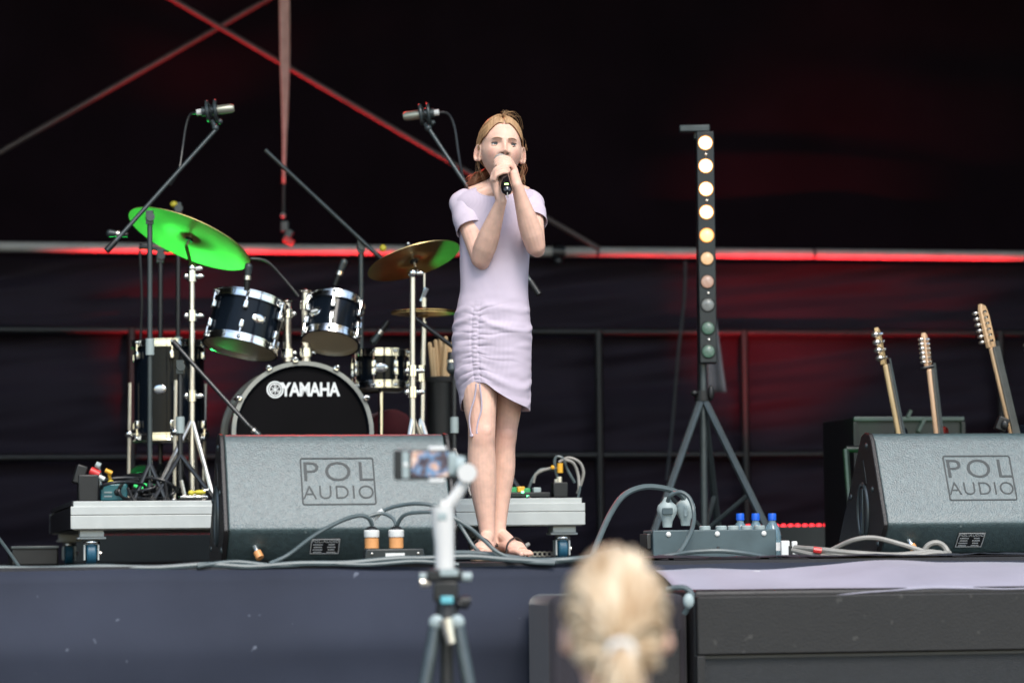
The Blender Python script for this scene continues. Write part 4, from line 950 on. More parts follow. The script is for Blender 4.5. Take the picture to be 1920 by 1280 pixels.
led_bar('red lit floor light bar hidden behind the right monitor', on_tarp(1640, 0), 1.45, RL, REDG)
def strip(px0, px1, power):      # the light a row of upward LEDs gives: a narrow wash straight up to the tube
    y = BY - .28; a, b = sx_at(px0, y), sx_at(px1, y); l = bpy.data.lights.new('red_strip', 'AREA'); l.shape = 'RECTANGLE'; l.size = b - a; l.size_y = .04
    l.spread = R(24); l.energy = power; l.color = RL; o = bpy.data.objects.new('red_strip', l); sc.collection.objects.link(o)
    o.matrix_world = frame(S((a + b) / 2, y, .16), UX, -UY, -UZ)
strip(150, 850, 5); strip(1345, 1930, 5); strip(1150, 1300, .6)
spot('red_lamp', PF(1460, 13.0, Z0 + .15), P(1460, 690, 14.1), 150, RL, 40, 1.0)
spot('red_lamp', on_tarp(1790, .16, BY - .9), P(1770, 660, 14.2), 40, RL, 40, 1.0)
spot('red_lamp', on_tarp(330, .16, BY - .7), P(330, 660, 14.0), 40, RL, 46, 1.0)
for px, tpx, tpy, pw, cn in ((330, 400, 90, 100, 34), (640, 700, 200, 60, 28)):
    spot('red_lamp', on_tarp(px, .16, BY - .8), P(tpx, tpy, 13.85), pw, RL, cn)
# green floor lamps (short round cans tilted upwards)
def par_can(lab, loc, target, power, cone, k=1.0, soft=.05):
    loc = Vector(loc); d = (Vector(target) - loc).normalized(); M = axis_frame(loc + UZ * .09 * k, d) @ Matrix.Scale(k, 4)
    t = thing('par_can', lab, 'stage light', loc, 'green floor spotlights')
    m = MB(M); m.lathe([(.0, -.07), (.05, -.07), (.062, -.05), (.066, .06), (.062, .06), (.058, -.02), (0, -.02)], 24); m.build('housing', M_['blackplastic'], t)
    m = MB(M); m.lathe([(.057, .02), (.0, .026)], 24); m.build('lens', emis('green_lens', (.08, 1, .25), .5), t)
    m = MB(); q = loc + UZ * .09 * k; m.tube([q - UX * .075 * k, q - UX * .075 * k - UZ * .085 * k, q + UX * .075 * k - UZ * .085 * k, q + UX * .075 * k], .008 * k, 6); m.build('yoke', M_['blacksteel'], t)
    spot('green_lamp', loc + UZ * .09 * k + d * .075 * k, target, power, (.04, 1, .16), cone, .6, soft)
par_can('green floor spotlight behind the riser aimed at the left cymbal', deck_pt(266, 12.35), c1 + Vector((-.02, 0, .02)), 30, 27, 1.0, .16)
par_can('green floor spotlight behind the singer aimed at the golden cymbal', deck_pt(905, 12.35), c2 + Vector((.16, 0, 0)), .35, 14)
par_can('small green floor spotlight behind the rightmost water bottle', PF(1462, 10.45), P(1700, 745, 11.5), 20, 26, .42)
# red backlight hung on the rear roof truss, above the picture
d0 = P(560, -190, 13.6); tg = G(930, 330)
t = thing('hanging_spotlight', 'red spotlight hung from the stage roof behind the drums', 'stage light', d0)
m = MB(axis_frame(d0, tg - d0)); m.lathe([(.0, -.16), (.07, -.16), (.09, -.12), (.095, .02), (.09, .02), (.085, -.06), (0, -.06)], 24); m.build('housing', M_['blackplastic'], t)
m = MB(axis_frame(d0, tg - d0)); m.lathe([(.084, -.03), (0, -.025)], 24); m.build('lens', REDG, t)
m = MB(); m.tube([d0 - UX * .11, d0 - UX * .11 + UZ * .14, d0 + UX * .11 + UZ * .14, d0 + UX * .11], .01, 6); m.tube([d0 + UZ * .14, Vector((d0.x, d0.y, Z0 + 4.7))], .012, 8); m.build('yoke', M_['blacksteel'], t)
spot('red_backlight', d0 + (tg - d0).normalized() * .06, tg, 75, (1, .04, .03), 34)

# ================================================================== PHONE ON A GIMBAL AND TRIPOD
TYD = 7.2
gb = PF(838, TYD, 0)
tr = thing('camera_tripod', 'dark tripod in the foreground holding the white gimbal', 'tripod', gb)
hub = P(838, 1165, TYD)
m = MB(); m.tube([P(838, 1145, TYD), P(838, 1290, TYD), PF(838, TYD, .55)], .016, 14); m.build('centre_column', M_['blacksteel'], tr)
m = MB(); m.tube([P(838, 1140, TYD), P(838, 1190, TYD)], [.026, .036], 16); m.build('shoulder', M_['blackplastic'], tr)
for k, fp in enumerate((PF(640, TYD - .25, .0), PF(1035, TYD - .22, .0), PF(838, TYD + .5, .0))):
    st_ = hub + (Vector((fp.x, fp.y, hub.z)) - hub).normalized() * .035
    m = MB(); m.tube([st_, lerp(st_, fp, .36)], .0165, 12); lg = m.build('leg', M_['tripod'] if 'tripod' in M_ else M_['greysteel'], tr)
    m = MB(); m.tube([lerp(st_, fp, .34), lerp(st_, fp, .68)], .0135, 12); m.build('leg_section', M_['greysteel'], lg)
    m = MB(); m.tube([lerp(st_, fp, .66), fp + UZ * .01], .0105, 12); m.build('leg_section', M_['greysteel'], lg)
    m = MB(); m.ell(st_ + Vector((0, -.012, 0)), (.018, .014, .018)); m.build('leg_joint', M_['pale'], lg)
    m = MB(); m.ell(fp + UZ * .012, (.016, .016, .012)); m.build('rubber_foot', M_['rubber'], lg)
m = MB(); m.tube([P(836, 1160, TYD - .05), P(846, 1206, TYD - .055)], [.017, .011], 10); m.build('crank', M_['cream'] if 'cream' in M_ else M_['chromewarm'], tr)
m = MB(); m.box(P(834, 1078, TYD), (.085, .06, .030)); m.box(P(836, 1108, TYD), (.06, .055, .05)); m.tube([P(836, 1125, TYD), P(838, 1146, TYD)], [.022, .028], 14); m.build('head', M_['blackplastic'], tr, bevel=.006)
m = MB(); m.box(P(842, 1073, TYD - .034), (.044, .006, .016)); m.build('level_plate', M_['pale'], tr, bevel=.002)
m = MB(); m.box(P(838, 1124, TYD - .034), (.030, .008, .018)); m.build('level', mat('level_glass', (.12,.42,.48), .2), tr, bevel=.003)
for px, py, mm in ((796, 1082, 'pale'), (797, 1092, 'chromewarm'), (874, 1081, 'pale'), (872, 1126, 'blackplastic'), (868, 1132, 'blackplastic')):
    m = MB(); m.tube([P(px, py, TYD) - UX * .012, P(px, py, TYD) + UX * .012], .012, 10); m.build('knob', M_[mm], tr)
gm = thing('phone_gimbal', 'white handheld gimbal mounted on the dark tripod', 'gimbal', P(832, 1066, TYD))
GW = mat('gimbal_white', (.60,.59,.57), .5, var=.04)
m = MB(); m.tube([P(834, 1066, TYD), P(833, 1020, TYD), P(831, 985, TYD), P(829, 948, TYD)], [.0235, .0235, .0265, .0275], 18); m.build('handle', GW, gm)
m = MB(); m.tube([P(826, 947, TYD), P(840, 950, TYD), P(858, 925, TYD), P(872, 900, TYD), P(878, 884, TYD)], [.018, .018, .015, .015, .017], 12); m.build('arm', GW, gm)
m = MB(); m.tube([P(876, 886, TYD + .025), P(876, 886, TYD - .025)], .023, 18); m.build('motor', GW, gm)
m = MB(); m.box(P(829, 968, TYD - .025), (.022, .006, .018)); m.build('button_pad', M_['pale'], gm, bevel=.002)
m = MB(); m.tube([P(870, 876, TYD), P(852, 872, TYD)], .026, 16); m.box(P(849, 870, TYD), (.022, .03, .055)); m.build('clamp', M_['pale'], gm, bevel=.006)
m = MB(); m.box(P(820, 841, TYD), (.044, .028, .010)); m.build('clamp_jaw', M_['white'], gm, bevel=.004)
m = MB(); m.box(P(819, 901, TYD), (.040, .028, .010)); m.build('clamp_jaw', M_['white'], gm, bevel=.004)
ph = thing('phone', 'phone held sideways in the white gimbal, its screen showing the stage', 'phone', P(795, 902, TYD))
c = P(795, 871, TYD); 
m = MB(); m.box(c, (.146, .009, .072)); m.build('body', M_['blackplastic'], ph, bevel=.004)
def screen_mat():
    m = bpy.data.materials.new('phone_screen'); m.use_nodes = True; n = m.node_tree.nodes; L = m.node_tree.links; b = n['Principled BSDF']
    tc = n.new('ShaderNodeTexCoord'); ns = n.new('ShaderNodeTexNoise'); ns.inputs['Scale'].default_value = 30; ns.inputs['Detail'].default_value = 2; L.new(tc.outputs['Object'], ns.inputs[0])
    cr = n.new('ShaderNodeValToRGB'); e = cr.color_ramp.elements
    e[0].position = .34; e[0].color = (.012,.012,.03,1); e[1].position = .72; e[1].color = (.50,.45,.42,1)
    for p, c_ in ((.44, (.05,.035,.045)), (.51, (.05,.14,.26)), (.58, (.30,.17,.12))):
        k = e.new(p); k.color = (*c_, 1)
    L.new(ns.outputs['Fac'], cr.inputs[0]); L.new(cr.outputs[0], b.inputs['Base Color']); L.new(cr.outputs[0], b.inputs['Emission Color'])
    b.inputs['Emission Strength'].default_value = .5; b.inputs['Roughness'].default_value = .2
    return m
m = MB(); m.box(c + Vector((.014, -.0055, .002)), (.088, .002, .060)); m.build('screen', screen_mat(), ph)
m = MB(); m.box(c + Vector((-.044, -.0055, 0)), (.016, .002, .064)); m.build('screen_bar', M_['pale'], ph)
m = MB(); m.ell(c + Vector((-.044, -.007, .0)), (.006, .002, .006), 12, 6); m.build('shutter_button', M_['white'], ph)

# ================================================================== HEADS
def head_surf(d, k=1.0):
    x, y, z = d                # unit direction, face towards -y
    X = x * .0690; Y = y * (.0850 if y < 0 else .0950); Z = z * (.1060 if z > 0 else .1120)
    lo = smooth(0, .112, -Z)
    X *= 1 - .27 * lo ** 1.5
    if Y > 0: Y *= 1 - .50 * smooth(.015, .10, -Z)
    else: Y *= 1 - .10 * smooth(.06, .112, -Z)
    X *= 1 - .06 * math.exp(-((Z - .012) / .02) ** 2) * smooth(0, .05, -Y)       # temples
    p = Vector((X, Y, Z))
    if Y < 0:
        def bump(cx, cz, sx, sz, a, pw=2):
            return a * math.exp(-(abs(X - cx) / sx) ** pw - ((Z - cz) / sz) ** 2)
        fy = 0
        fy += bump(0, -.0235, .0105, .0095, .0195) + bump(0, -.006, .0070, .017, .0110) + bump(.0125, -.0265, .0062, .0060, .0110) + bump(-.0125, -.0265, .0062, .0060, .0110)
        fy += bump(.0165, .009, .0065, .0065, -.0055) + bump(-.0165, .009, .0065, .0065, -.0055)
        for s in (-1, 1):
            fy += bump(s * .028, .004, .0155, .0110, -.0135) + bump(s * .027, .0225, .020, .0075, .0050) + bump(s * .036, -.030, .018, .018, .0045)
            fy += bump(s * .029, .004, .010, .006, .0035)
        fy += bump(0, -.064, .020, .005, .0045) + bump(0, -.074, .017, .005, .0055) + bump(0, -.0688, .020, .0022, -.004) + bump(0, -.098, .018, .012, .008) + bump(0, -.083, .016, .005, -.003)
        p.y -= fy
    return p * k
HAIRLINE = [(0, .081), (16, .079), (32, .071), (46, .053), (58, .036), (70, .020), (80, .018), (92, .018), (102, -.006), (118, -.058), (180, -.075)]
def dirv(th, ph): return Vector((math.cos(ph) * math.sin(th), -math.cos(ph) * math.cos(th), math.sin(ph)))
def add_head(mb, M, k=1.0, nu=96, nv=72):
    mm = mb.M; mb.M = M
    mb.grid(lambda u, v: head_surf(dirv(2 * math.pi * u, math.pi * (v - .5)), k), nu, nv, True)
    mb.M = mm
def add_ear(mb, M, s, k=1.0, es=.88):
    old = mb.M; mb.M = M
    c = Vector((s * .068, .012, -.014)) * k; old_k = k
    T = Matrix.Translation(c) @ Matrix.Rotation(R(-20) * s, 4, 'Z') @ Matrix.Rotation(R(9), 4, 'X') @ Matrix.Scale(es * k, 4)
    pts = [T @ Vector((s * (.010 + .004 * math.cos(a)), .004 + .0165 * math.cos(a + .3), .004 + .028 * math.sin(a) - (.0 if math.sin(a) > 0 else .002))) for a in [2 * math.pi * i / 20 for i in range(20)]]
    mb.tube(pts, .0048 * k, 8, closed=True)
    mb.ell(T @ Vector((s * .004, .006, .0)), (.006, .016, .026), 12, 8, T.to_3x3())
    mb.ell(T @ Vector((s * .004, -.004, -.021)), (.0045, .008, .010), 10, 8)
    mb.ell(T @ Vector((s * .005, -.008, .0)), (.006, .006, .008), 10, 8)
    mb.M = old
def hair_cap(M, k, line, mat_, parent, base_off=.011):
    mb = MB(M); nu, nv = 150, 90
    def fn(u, v):
        th = 2 * math.pi * u; a = abs((math.degrees(th) + 180) % 360 - 180)
        zl = interp(line, a)[0]
        # walk the polar angle so that v=0 sits on the hairline
        lo_, hi_ = -math.pi / 2, math.pi / 2
        for _ in range(22):
            mid = (lo_ + hi_) / 2
            if head_surf(dirv(th, mid)).z < zl: lo_ = mid
            else: hi_ = mid
        ph = lerp(lo_, math.pi / 2, v); d = dirv(th, ph); p = head_surf(d, k)
        off = -.001 + base_off * smooth(0, .40, v)
        part = math.exp(-(p.x / .004) ** 2) * smooth(.02, .07, p.z) * (1 if p.y < .03 else .3)
        off += .0012 * math.sin(u * 2 * math.pi * 34 + 3 * noise.noise(d * 3)) * smooth(0, .15, v) * (1 - smooth(.8, 1, v)) + .004 * noise.noise(d * 4.5) * smooth(0, .3, v) - .004 * part
        return p + d * off
    mb.grid(fn, nu, nv, True)
    return mb.build('hair', mat_, parent, sharp=180)

# ================================================================== THE SINGER
hc = G(939.5, 281.5, .005)
HM = Matrix.Translation(hc) @ Matrix.Rotation(R(9), 4, 'Z') @ Matrix.Rotation(R(-5), 4, 'X') @ Matrix.Rotation(R(3), 4, 'Y')
pt = thing('person', 'person singing in a lilac ribbed dress, both hands on a microphone', 'person', PF(925, 10.0))
sk_ = MB()
add_head(sk_, HM, 1.0)
for s in (-1, 1): add_ear(sk_, HM, s)
# neck and torso (the torso stays under the dress)
TORSO = [  # py, centre px, half width, half depth, dy
    (312, 939, .041, .045, .030), (336, 937, .040, .044, .034), (348, 935, .047, .048, .036), (355, 933, .084, .054, .038), (364, 932, .126, .062, .036), (378, 931, .141, .070, .032),
    (400, 930, .123, .074, .026), (425, 928, .115, .078, .022), (455, 928, .111, .079, .020), (500, 927, .1085, .075, .018), (545, 926, .107, .074, .016), (575, 924.5, .114, .079, .018),
    (605, 923, .122, .084, .022), (640, 922.5, .1250, .087, .025), (680, 923.5, .1230, .087, .028), (720, 926, .1165, .085, .030), (750, 928, .1110, .083, .032), (780, 929, .107, .080, .034)]
def torso_pt(th, py, off=0.0):   # th = 0 towards the camera, growing to the viewer's right
    cx, hw_, hd_, dy = spline(TORSO, py)
    e = 2.35; s_, c_ = math.sin(th), math.cos(th)
    k = (abs(s_) ** e + abs(c_) ** e) ** (-1 / e)
    c = G(cx, py, dy)
    n_ = Vector((s_ / hw_, -c_ / hd_, 0)).normalized()
    return c + Vector((hw_ * s_ * k, -hd_ * c_ * k, 0)) + n_ * off
sk_.grid(lambda u, v: torso_pt(2 * math.pi * u, lerp(312, 700, v)), 48, 80, True)
# trapezius fill and shoulders
sk_.tube([G(936, 352, .045), G(885, 372, .035)], [.040, .040], 14); sk_.tube([G(936, 352, .045), G(985, 372, .035)], [.040, .040], 14)
# arms
shR, elR, wrR = G(868, 381, .03), G(902, 484, -.075), G(940, 377, -.185)
shL, elL, wrL = G(994, 381, .03), G(1004, 461, -.105), G(969, 347, -.195)
def limb(a, b, ra, mb_=sk_):
    n = len(ra); mb_.tube([lerp(a, b, i / (n - 1)) for i in range(n)], ra, 18); mb_.ell(a, ra[0], 14, 10); mb_.ell(b, ra[-1], 14, 10)
limb(shR, elR, [.039, .0395, .039, .037, .0355, .0340]); limb(elR, wrR, [.0345, .0385, .0360, .030, .0235, .0185])
limb(shL, elL, [.039, .039, .0385, .0365, .0345, .0330]); limb(elL, wrL, [.0335, .0375, .0350, .029, .0230, .0190])
for e_, d_ in ((elR, Vector((.004, .010, -.012))), (elL, Vector((.006, .010, -.012)))): sk_.ell(e_ + d_, (.026, .026, .026))
# legs
def leg(tab):
    pts = [G(a, b, c) for a, b, c, r in tab]; pp = curve_pts(pts, 6)
    rr = [t_[3] for t_ in tab]; n = len(pp)
    rs = [spline([(i, r_) for i, r_ in enumerate(rr)], k * (len(rr) - 1) / (n - 1))[0] for k in range(n)]
    sk_.tube(pp, rs, 22)
leg([(898, 650, .02, .072), (899, 720, .005, .062), (900.5, 765, -.008, .0545), (903, 795, -.016, .0470), (903, 815, -.018, .0455), (902.5, 838, -.008, .0455), (903.5, 880, .004, .0485), (907, 925, .012, .0420), (911, 970, .016, .0315), (914, 1003, .018, .0262), (915, 1024, .020, .0275), (915, 1038, .022, .0230)])
leg([(955, 650, .05, .070), (953, 720, .075, .058), (951, 768, .085, .0475), (948, 800, .088, .0415), (946.5, 818, .088, .0405), (944, 840, .095, .0400), (942, 880, .108, .0430), (938, 925, .112, .0365), (935, 970, .108, .0290), (934, 1003, .098, .0250), (934, 1022, .092, .0265), (935, 1036, .090, .0225)])
for q, r_ in ((G(905, 807, -.044), (.032, .0205, .036)), (G(948, 812, .064), (.029, .0190, .033))): sk_.ell(q, r_)
# knees, feet
def foot(heel, toe, s):          # heel and toe points on the floor; s: side of the big toe (+1 right of the pointing direction)
    d = (toe - heel); L_ = d.length; d.normalize(); sd_ = Vector((d.y, -d.x, 0)) * s
    def q(a, b, z): return heel + d * (L_ * a) + sd_ * b + UZ * z
    sk_.tube([q(.02, 0, .026), q(.22, 0, .034), q(.45, .004, .036), q(.66, .004, .026), q(.80, .002, .016)], [.024, .029, .031, .034, .024], 16, flat=.80)
    sk_.ell(q(.06, 0, .024), (.027, .027, .022)); sk_.ell(q(.20, 0, .052), (.026, .026, .034))
    sk_.tube([q(.15, 0, .075), q(.35, .002, .056), q(.58, .006, .036)], [.024, .024, .020], 14)
    for k, (b0, b1, r_, e) in enumerate(((.026, .027, .0105, 1.0), (.010, .010, .0080, .985), (-.004, -.005, .0075, .95), (-.017, -.019, .0070, .905), (-.029, -.032, .0068, .85))):
        sk_.tube([q(.68, b0, .018), q(lerp(.68, e, .55), lerp(b0, b1, .6), .0165), q(e - .02, b1, .0095)], [r_ * 1.15, r_, r_ * .95], 10); sk_.ell(q(e - .02, b1, .0095), r_ * .97, 10, 8)
fhR, ftR = PF(918, 10.05, Z0 + .014), PF(895, 9.85, Z0 + .014)
fhL, ftL = PF(931, 10.13, Z0 + .014), PF(992, 9.94, Z0 + .014)
foot(fhR, ftR, -1); foot(fhL, ftL, 1)
# hands closed round the microphone
mB, mE = G(939, 302, -.118), G(951, 360, -.265)
ax = (mE - mB).normalized(); e1 = (Vector((1, 0, 0)) - ax * ax.x).normalized(); e2 = (UZ - ax * ax.z); e2.normalize(); e2 = (e2 - e1 * e2.dot(e1)).normalized()
def ring(t_, ang, r_): return mB + ax * t_ + (e1 * math.cos(R(ang)) + e2 * math.sin(R(ang))) * r_
def hand(wr, ts, a0, a1, rr, thumb, palm_ang, palm_t, skew):
    kn = []
    for i, t_ in enumerate(ts):
        fr = (.0066, .0070, .0068, .0060)[i]
        ln = (.93, 1, .96, .82)[i]
        aa = [lerp(a0, a1, f_ * ln) for f_ in (0, .22, .45, .68, .86, 1)]
        pp = [ring(t_ + skew * f_, a, r_ + fr) for a, r_, f_ in zip(aa, (rr + .009, rr + .007, rr + .002, rr, rr - .001, rr - .001), (0, .2, .4, .6, .8, 1))]
        sk_.tube(curve_pts(pp, 3), [fr * 1.12, fr * 1.05, fr * 1.08, fr * .98, fr * .98, fr * .86], 10); sk_.ell(pp[-1], fr * .88, 10, 8); sk_.ell(pp[0], fr * 1.15, 10, 8); sk_.ell(pp[2], fr * 1.08, 10, 8)
        kn.append(pp[0])
    pc = ring(palm_t, palm_ang, rr + .016)
    for k_ in kn: sk_.tube([wr, lerp(wr, pc, .6), lerp(pc, k_, .5), k_], [.0180, .0165, .0125, .0085], 12)
    sk_.tube([wr, pc], [.0185, .0160], 14); sk_.ell(pc, .0150)
    tp = [ring(*q) for q in thumb]; sk_.tube(curve_pts([lerp(wr, pc, .55)] + tp, 4), [.0135, .0105, .0095, .0088, .0075], 10); sk_.ell(tp[-1], .0077, 10, 8)
# upper hand (viewer's right) and lower hand (viewer's left)
hand(wrL, (.022, .036, .050, .063), 5, 160, .0200, ((.030, -40, .036), (.014, -80, .034), (.004, -110, .032)), -10, .045, -.004)
hand(wrR, (.078, .091, .104, .116), 175, 38, .0180, ((.085, 215, .034), (.072, 250, .030), (.060, 280, .029)), 190, .098, -.010)
W0 = pt.location
SP = [(HM @ Vector((s * .040, -.062, -.026)) - W0, .032, .55) for s in (-1, 1)] + [(HM @ Vector((0, -.10, -.024)) - W0, .018, .35), (HM @ Vector((0, -.08, -.07)) - W0, .03, .5)]
SP += [(HM @ Vector((s * .078, .02, -.01)) - W0, .030, .45) for s in (-1, 1)]
SP += [(G(906, 808, -.05) - W0, .085, .25), (G(950, 812, .05) - W0, .085, .38), (elR - W0, .055, .40), (elL - W0, .055, .45), (G(940, 1046, -.02) - W0, .10, .30), (G(953, 325, -.20) - W0, .06, .25)]
so_ = sk_.build('body', skin_mat([(tuple(c), r, k) for c, r, k in SP]), pt, sharp=180)
rm = so_.modifiers.new('remesh', 'REMESH'); rm.mode = 'VOXEL'; rm.voxel_size = .0024; rm.use_smooth_shade = True
sm = so_.modifiers.new('smooth', 'SMOOTH'); sm.factor = .5; sm.iterations = 2

# face details
for s in (-1, 1):
    ec = head_surf(dirv(s * R(24.5), R(2.4))) ; ec = Vector((s * .0290, ec.y + .0088, .0045))
    eM = HM @ Matrix.Translation(ec)
    m = MB(eM); m.ell((0, 0, 0), (.0130, .0114, .0112), 20, 14); ey = m.build('eye', M_['eyewhite'], pt)
    m = MB(eM); m.ell((.001, -.0090, -.0010), (.0070, .0032, .0078), 14, 8); m.build('iris', M_['iris'], ey)
    m = MB(eM)
    def lid(u, v):
        th = lerp(-1.5, 1.5, u); ph = lerp(R(29), R(80), v); r_ = .0128
        return Vector((r_ * 1.16 * math.cos(ph) * math.sin(th), -r_ * math.cos(ph) * math.cos(th), r_ * math.sin(ph) * .9))
    m.grid(lid, 16, 8)
    def lid2(u, v):
        th = lerp(-1.5, 1.5, u); ph = lerp(R(-15), R(-80), v); r_ = .0117
        return Vector((r_ * 1.16 * math.cos(ph) * math.sin(th), -r_ * math.cos(ph) * math.cos(th), r_ * math.sin(ph) * .9))
    m.grid(lid2, 16, 6); lo_ = m.build('eyelid', M_['skin'], ey, sharp=180); lo_.modifiers.new('solid', 'SOLIDIFY').thickness = .0012
    m = MB(eM); m.tube([lid(u / 8, 0) * 1.05 + Vector((0, 0, -.0010)) for u in range(9)], [.0007, .0013, .0018, .0021, .0022, .0021, .0019, .0016, .0009], 6); m.build('eyelash', M_['lash'], ey)
    m = MB(HM)
    bp = []
    for k in range(8):
        a = lerp(9, 40, k / 7); z = .0195 + .0035 * math.sin(.25 + k / 7 * 2.6) + .0008 * k / 7
        lo2, hi2 = -1.0, 1.0
        for _ in range(20):
            mid = (lo2 + hi2) / 2
            if head_surf(dirv(s * R(a), mid)).z < z: lo2 = mid
            else: hi2 = mid
        d_ = dirv(s * R(a), lo2); bp.append(head_surf(d_) + d_ * .0006)
    m.tube(bp, [.0014, .0024, .0027, .0027, .0024, .0020, .0014, .0006], 8, flat=.8); m.build('eyebrow', M_['brow'], pt)
    m = MB(HM); m.ell(Vector((s * .0088, head_surf(dirv(s * R(5), R(-15.5))).y + .0015, -.0322)), (.0052, .0050, .0019), 10, 6); m.build('nostril', M_['lash'], pt)
m = MB(HM); q = head_surf(dirv(0, R(-40)))
m.tube([Vector((.018 * math.sin(a), q.y - .001 + .006 * abs(math.sin(a)) , -.069 + .011 * math.cos(a))) for a in [2 * math.pi * i / 20 for i in range(20)]], .0034, 8, closed=True); m.build('lips', M_['lip'], pt)

# hair
hair = hair_cap(HM, 1.0, HAIRLINE, M_['hair'], pt, .008)
m = MB(HM); rnd = random.Random(3)
tail = Vector((-.012, .098, -.035))
def hl_dir(a, up=0.0):           # direction on the hairline at azimuth a degrees
    zl = interp(HAIRLINE, abs(a))[0] + .001; lo2, hi2 = -1.5, 1.5
    for _ in range(20):
        mid = (lo2 + hi2) / 2
        if head_surf(dirv(R(a), mid)).z < zl: lo2 = mid
        else: hi2 = mid
    return dirv(R(a), min(1.5, lo2 + up))
for k in range(950):             # hair combed from the centre parting down the sides and back to the tail
    s = -1 if k % 2 else 1; q = rnd.random() ** 1.4
    el0 = lerp(47, 105, q) + rnd.uniform(-2, 2)
    d0 = Vector((s * .03, -math.cos(R(el0)), math.sin(R(el0)))).normalized()
    ups = q * .75 + rnd.uniform(0, .06)
    ctrl = [d0] + [hl_dir(s * a, ups * f_) for a, f_ in ((22, .9), (42, 1), (60, 1), (84, 1.0), (112, .8))] + [Vector((rnd.uniform(-.12, .08), .93, -.32 + rnd.uniform(-.06, .05))).normalized()]
    lift = rnd.uniform(.004, .0105) * (1.2 if s < 0 else .85); dd = curve_pts(ctrl, 3); n = len(dd); pp = []
    for i, d_ in enumerate(dd):
        f_ = i / (n - 1); d_ = d_.normalized(); pp.append(head_surf(d_) + d_ * (.004 + lift * min(1, .25 + ups * 1.6) * smooth(0, .3, f_)))
    m.tube(pp, [.0005, .0009, .0011, .0011, .0011, .0010, .0008], 4)
m.build('hair_strands', M_['hair'], hair, sharp=180, kind='stuff')
m = MB()
for k in range(75):   # loose hair: crown wisps, sides, nape
    kind = k % 3
    if kind == 0:
        a = rnd.uniform(-30, 60); d0 = dirv(R(a), R(rnd.uniform(66, 86))); p0 = HM @ (head_surf(d0) + d0 * .010)
        side = rnd.choice((-.3, .5, 1, 1)); h = rnd.uniform(.002, .020)
        pp = [p0, p0 + Vector((side * .012, 0, h)), p0 + Vector((side * .035, .01, h * 1.05)), p0 + Vector((side * .055, .02, h * .2 - .012)), p0 + Vector((side * .060, .03, -.04))]
        if k % 2: pp = pp[:3]
    elif kind == 1:
        s = rnd.choice((-1, 1, 1)); p0 = HM @ Vector((s * (.066 + rnd.uniform(0, .006)), .02 + rnd.uniform(-.02, .03), .01))
        pp = [p0, p0 + Vector((s * .008, 0, -.03)), p0 + Vector((s * rnd.uniform(.0, .016), .005, -.065)), p0 + Vector((s * rnd.uniform(-.02, .022), .0, -.10 - rnd.uniform(0, .03)))]
    else:
        s = rnd.choice((-1, 1)); p0 = HM @ Vector((s * .062, -.012, .055)); pp = [p0, p0 + Vector((s * .010, .01, -.008)), p0 + Vector((s * .018, .03, -.022)), p0 + Vector((s * rnd.uniform(.012, .026), .04, -.05))]
    m.tube(curve_pts(pp, 5), .00030, 4)
m.build('loose_hair', M_['hair'], hair, sharp=180, kind='stuff')
tl = MB()
for k in range(220):
    o_ = Vector((rnd.gauss(0, .004), rnd.gauss(0, .006), rnd.gauss(0, .006)))
    p0 = HM @ tail
    pp = [HM @ (tail + Vector((.01, -.02, .012))), p0 + o_ * .4, G(914, 322, .075) + o_ * 1.1, G(900, 333, .06) + o_ * 1.5, G(890, 338, .045) + o_ * 1.8, G(878 + rnd.uniform(-3, 14), 345 + rnd.uniform(-3, 5), .05) + o_ * 1.6]
    tl.tube(curve_pts(pp, 4), [.0009, .0011, .0012, .0011, .0008, .0003], 4)
for s in (1,):
    for k in range(9):
        o_ = Vector((rnd.gauss(0, .004), rnd.gauss(0, .006), rnd.gauss(0, .006)))
        tl.tube(curve_pts([HM @ Vector((.058, .045, -.02)) + o_, G(984, 312, .04) + o_, G(979, 328, .05) + o_, G(974, 343, .05) + o_ * 1.5], 4), [.0008, .0009, .0008, .0004], 5)
tl.build('ponytail', M_['hair_redlit'], hair, sharp=180, kind='stuff')

# dress
SEAM = R(-25)
def hem_py(th):
    a = math.degrees(th)
    a = (a + 180) % 360 - 180
    return spline([(-180, 769), (-120, 769), (-95, 767), (-75, 760), (-57, 747), (-45, 731), (-37, 722), (-30, 720), (-18, 720), (-12, 722), (5, 738), (30, 755), (55, 765), (78, 770), (100, 771), (180, 769)], a)[0]
def neck_py(th):
    a = abs((math.degrees(th) + 180) % 360 - 180)
    return spline([(0, 374), (10, 373), (20, 369.5), (30, 363), (42, 357), (60, 354), (100, 352), (140, 351), (180, 351)], a)[0]
_r = random.Random(5)
CREASE_R = [(588 + 10.5 * k + _r.uniform(-3, 3), _r.choice((.22, .3, .45, .9)), _r.uniform(.0008, .0034)) for k in range(12)]
CREASE_L = [(584 + 11 * k + _r.uniform(-3, 3), _r.choice((.2, .3, .5)), _r.uniform(.0008, .0028)) for k in range(12)]
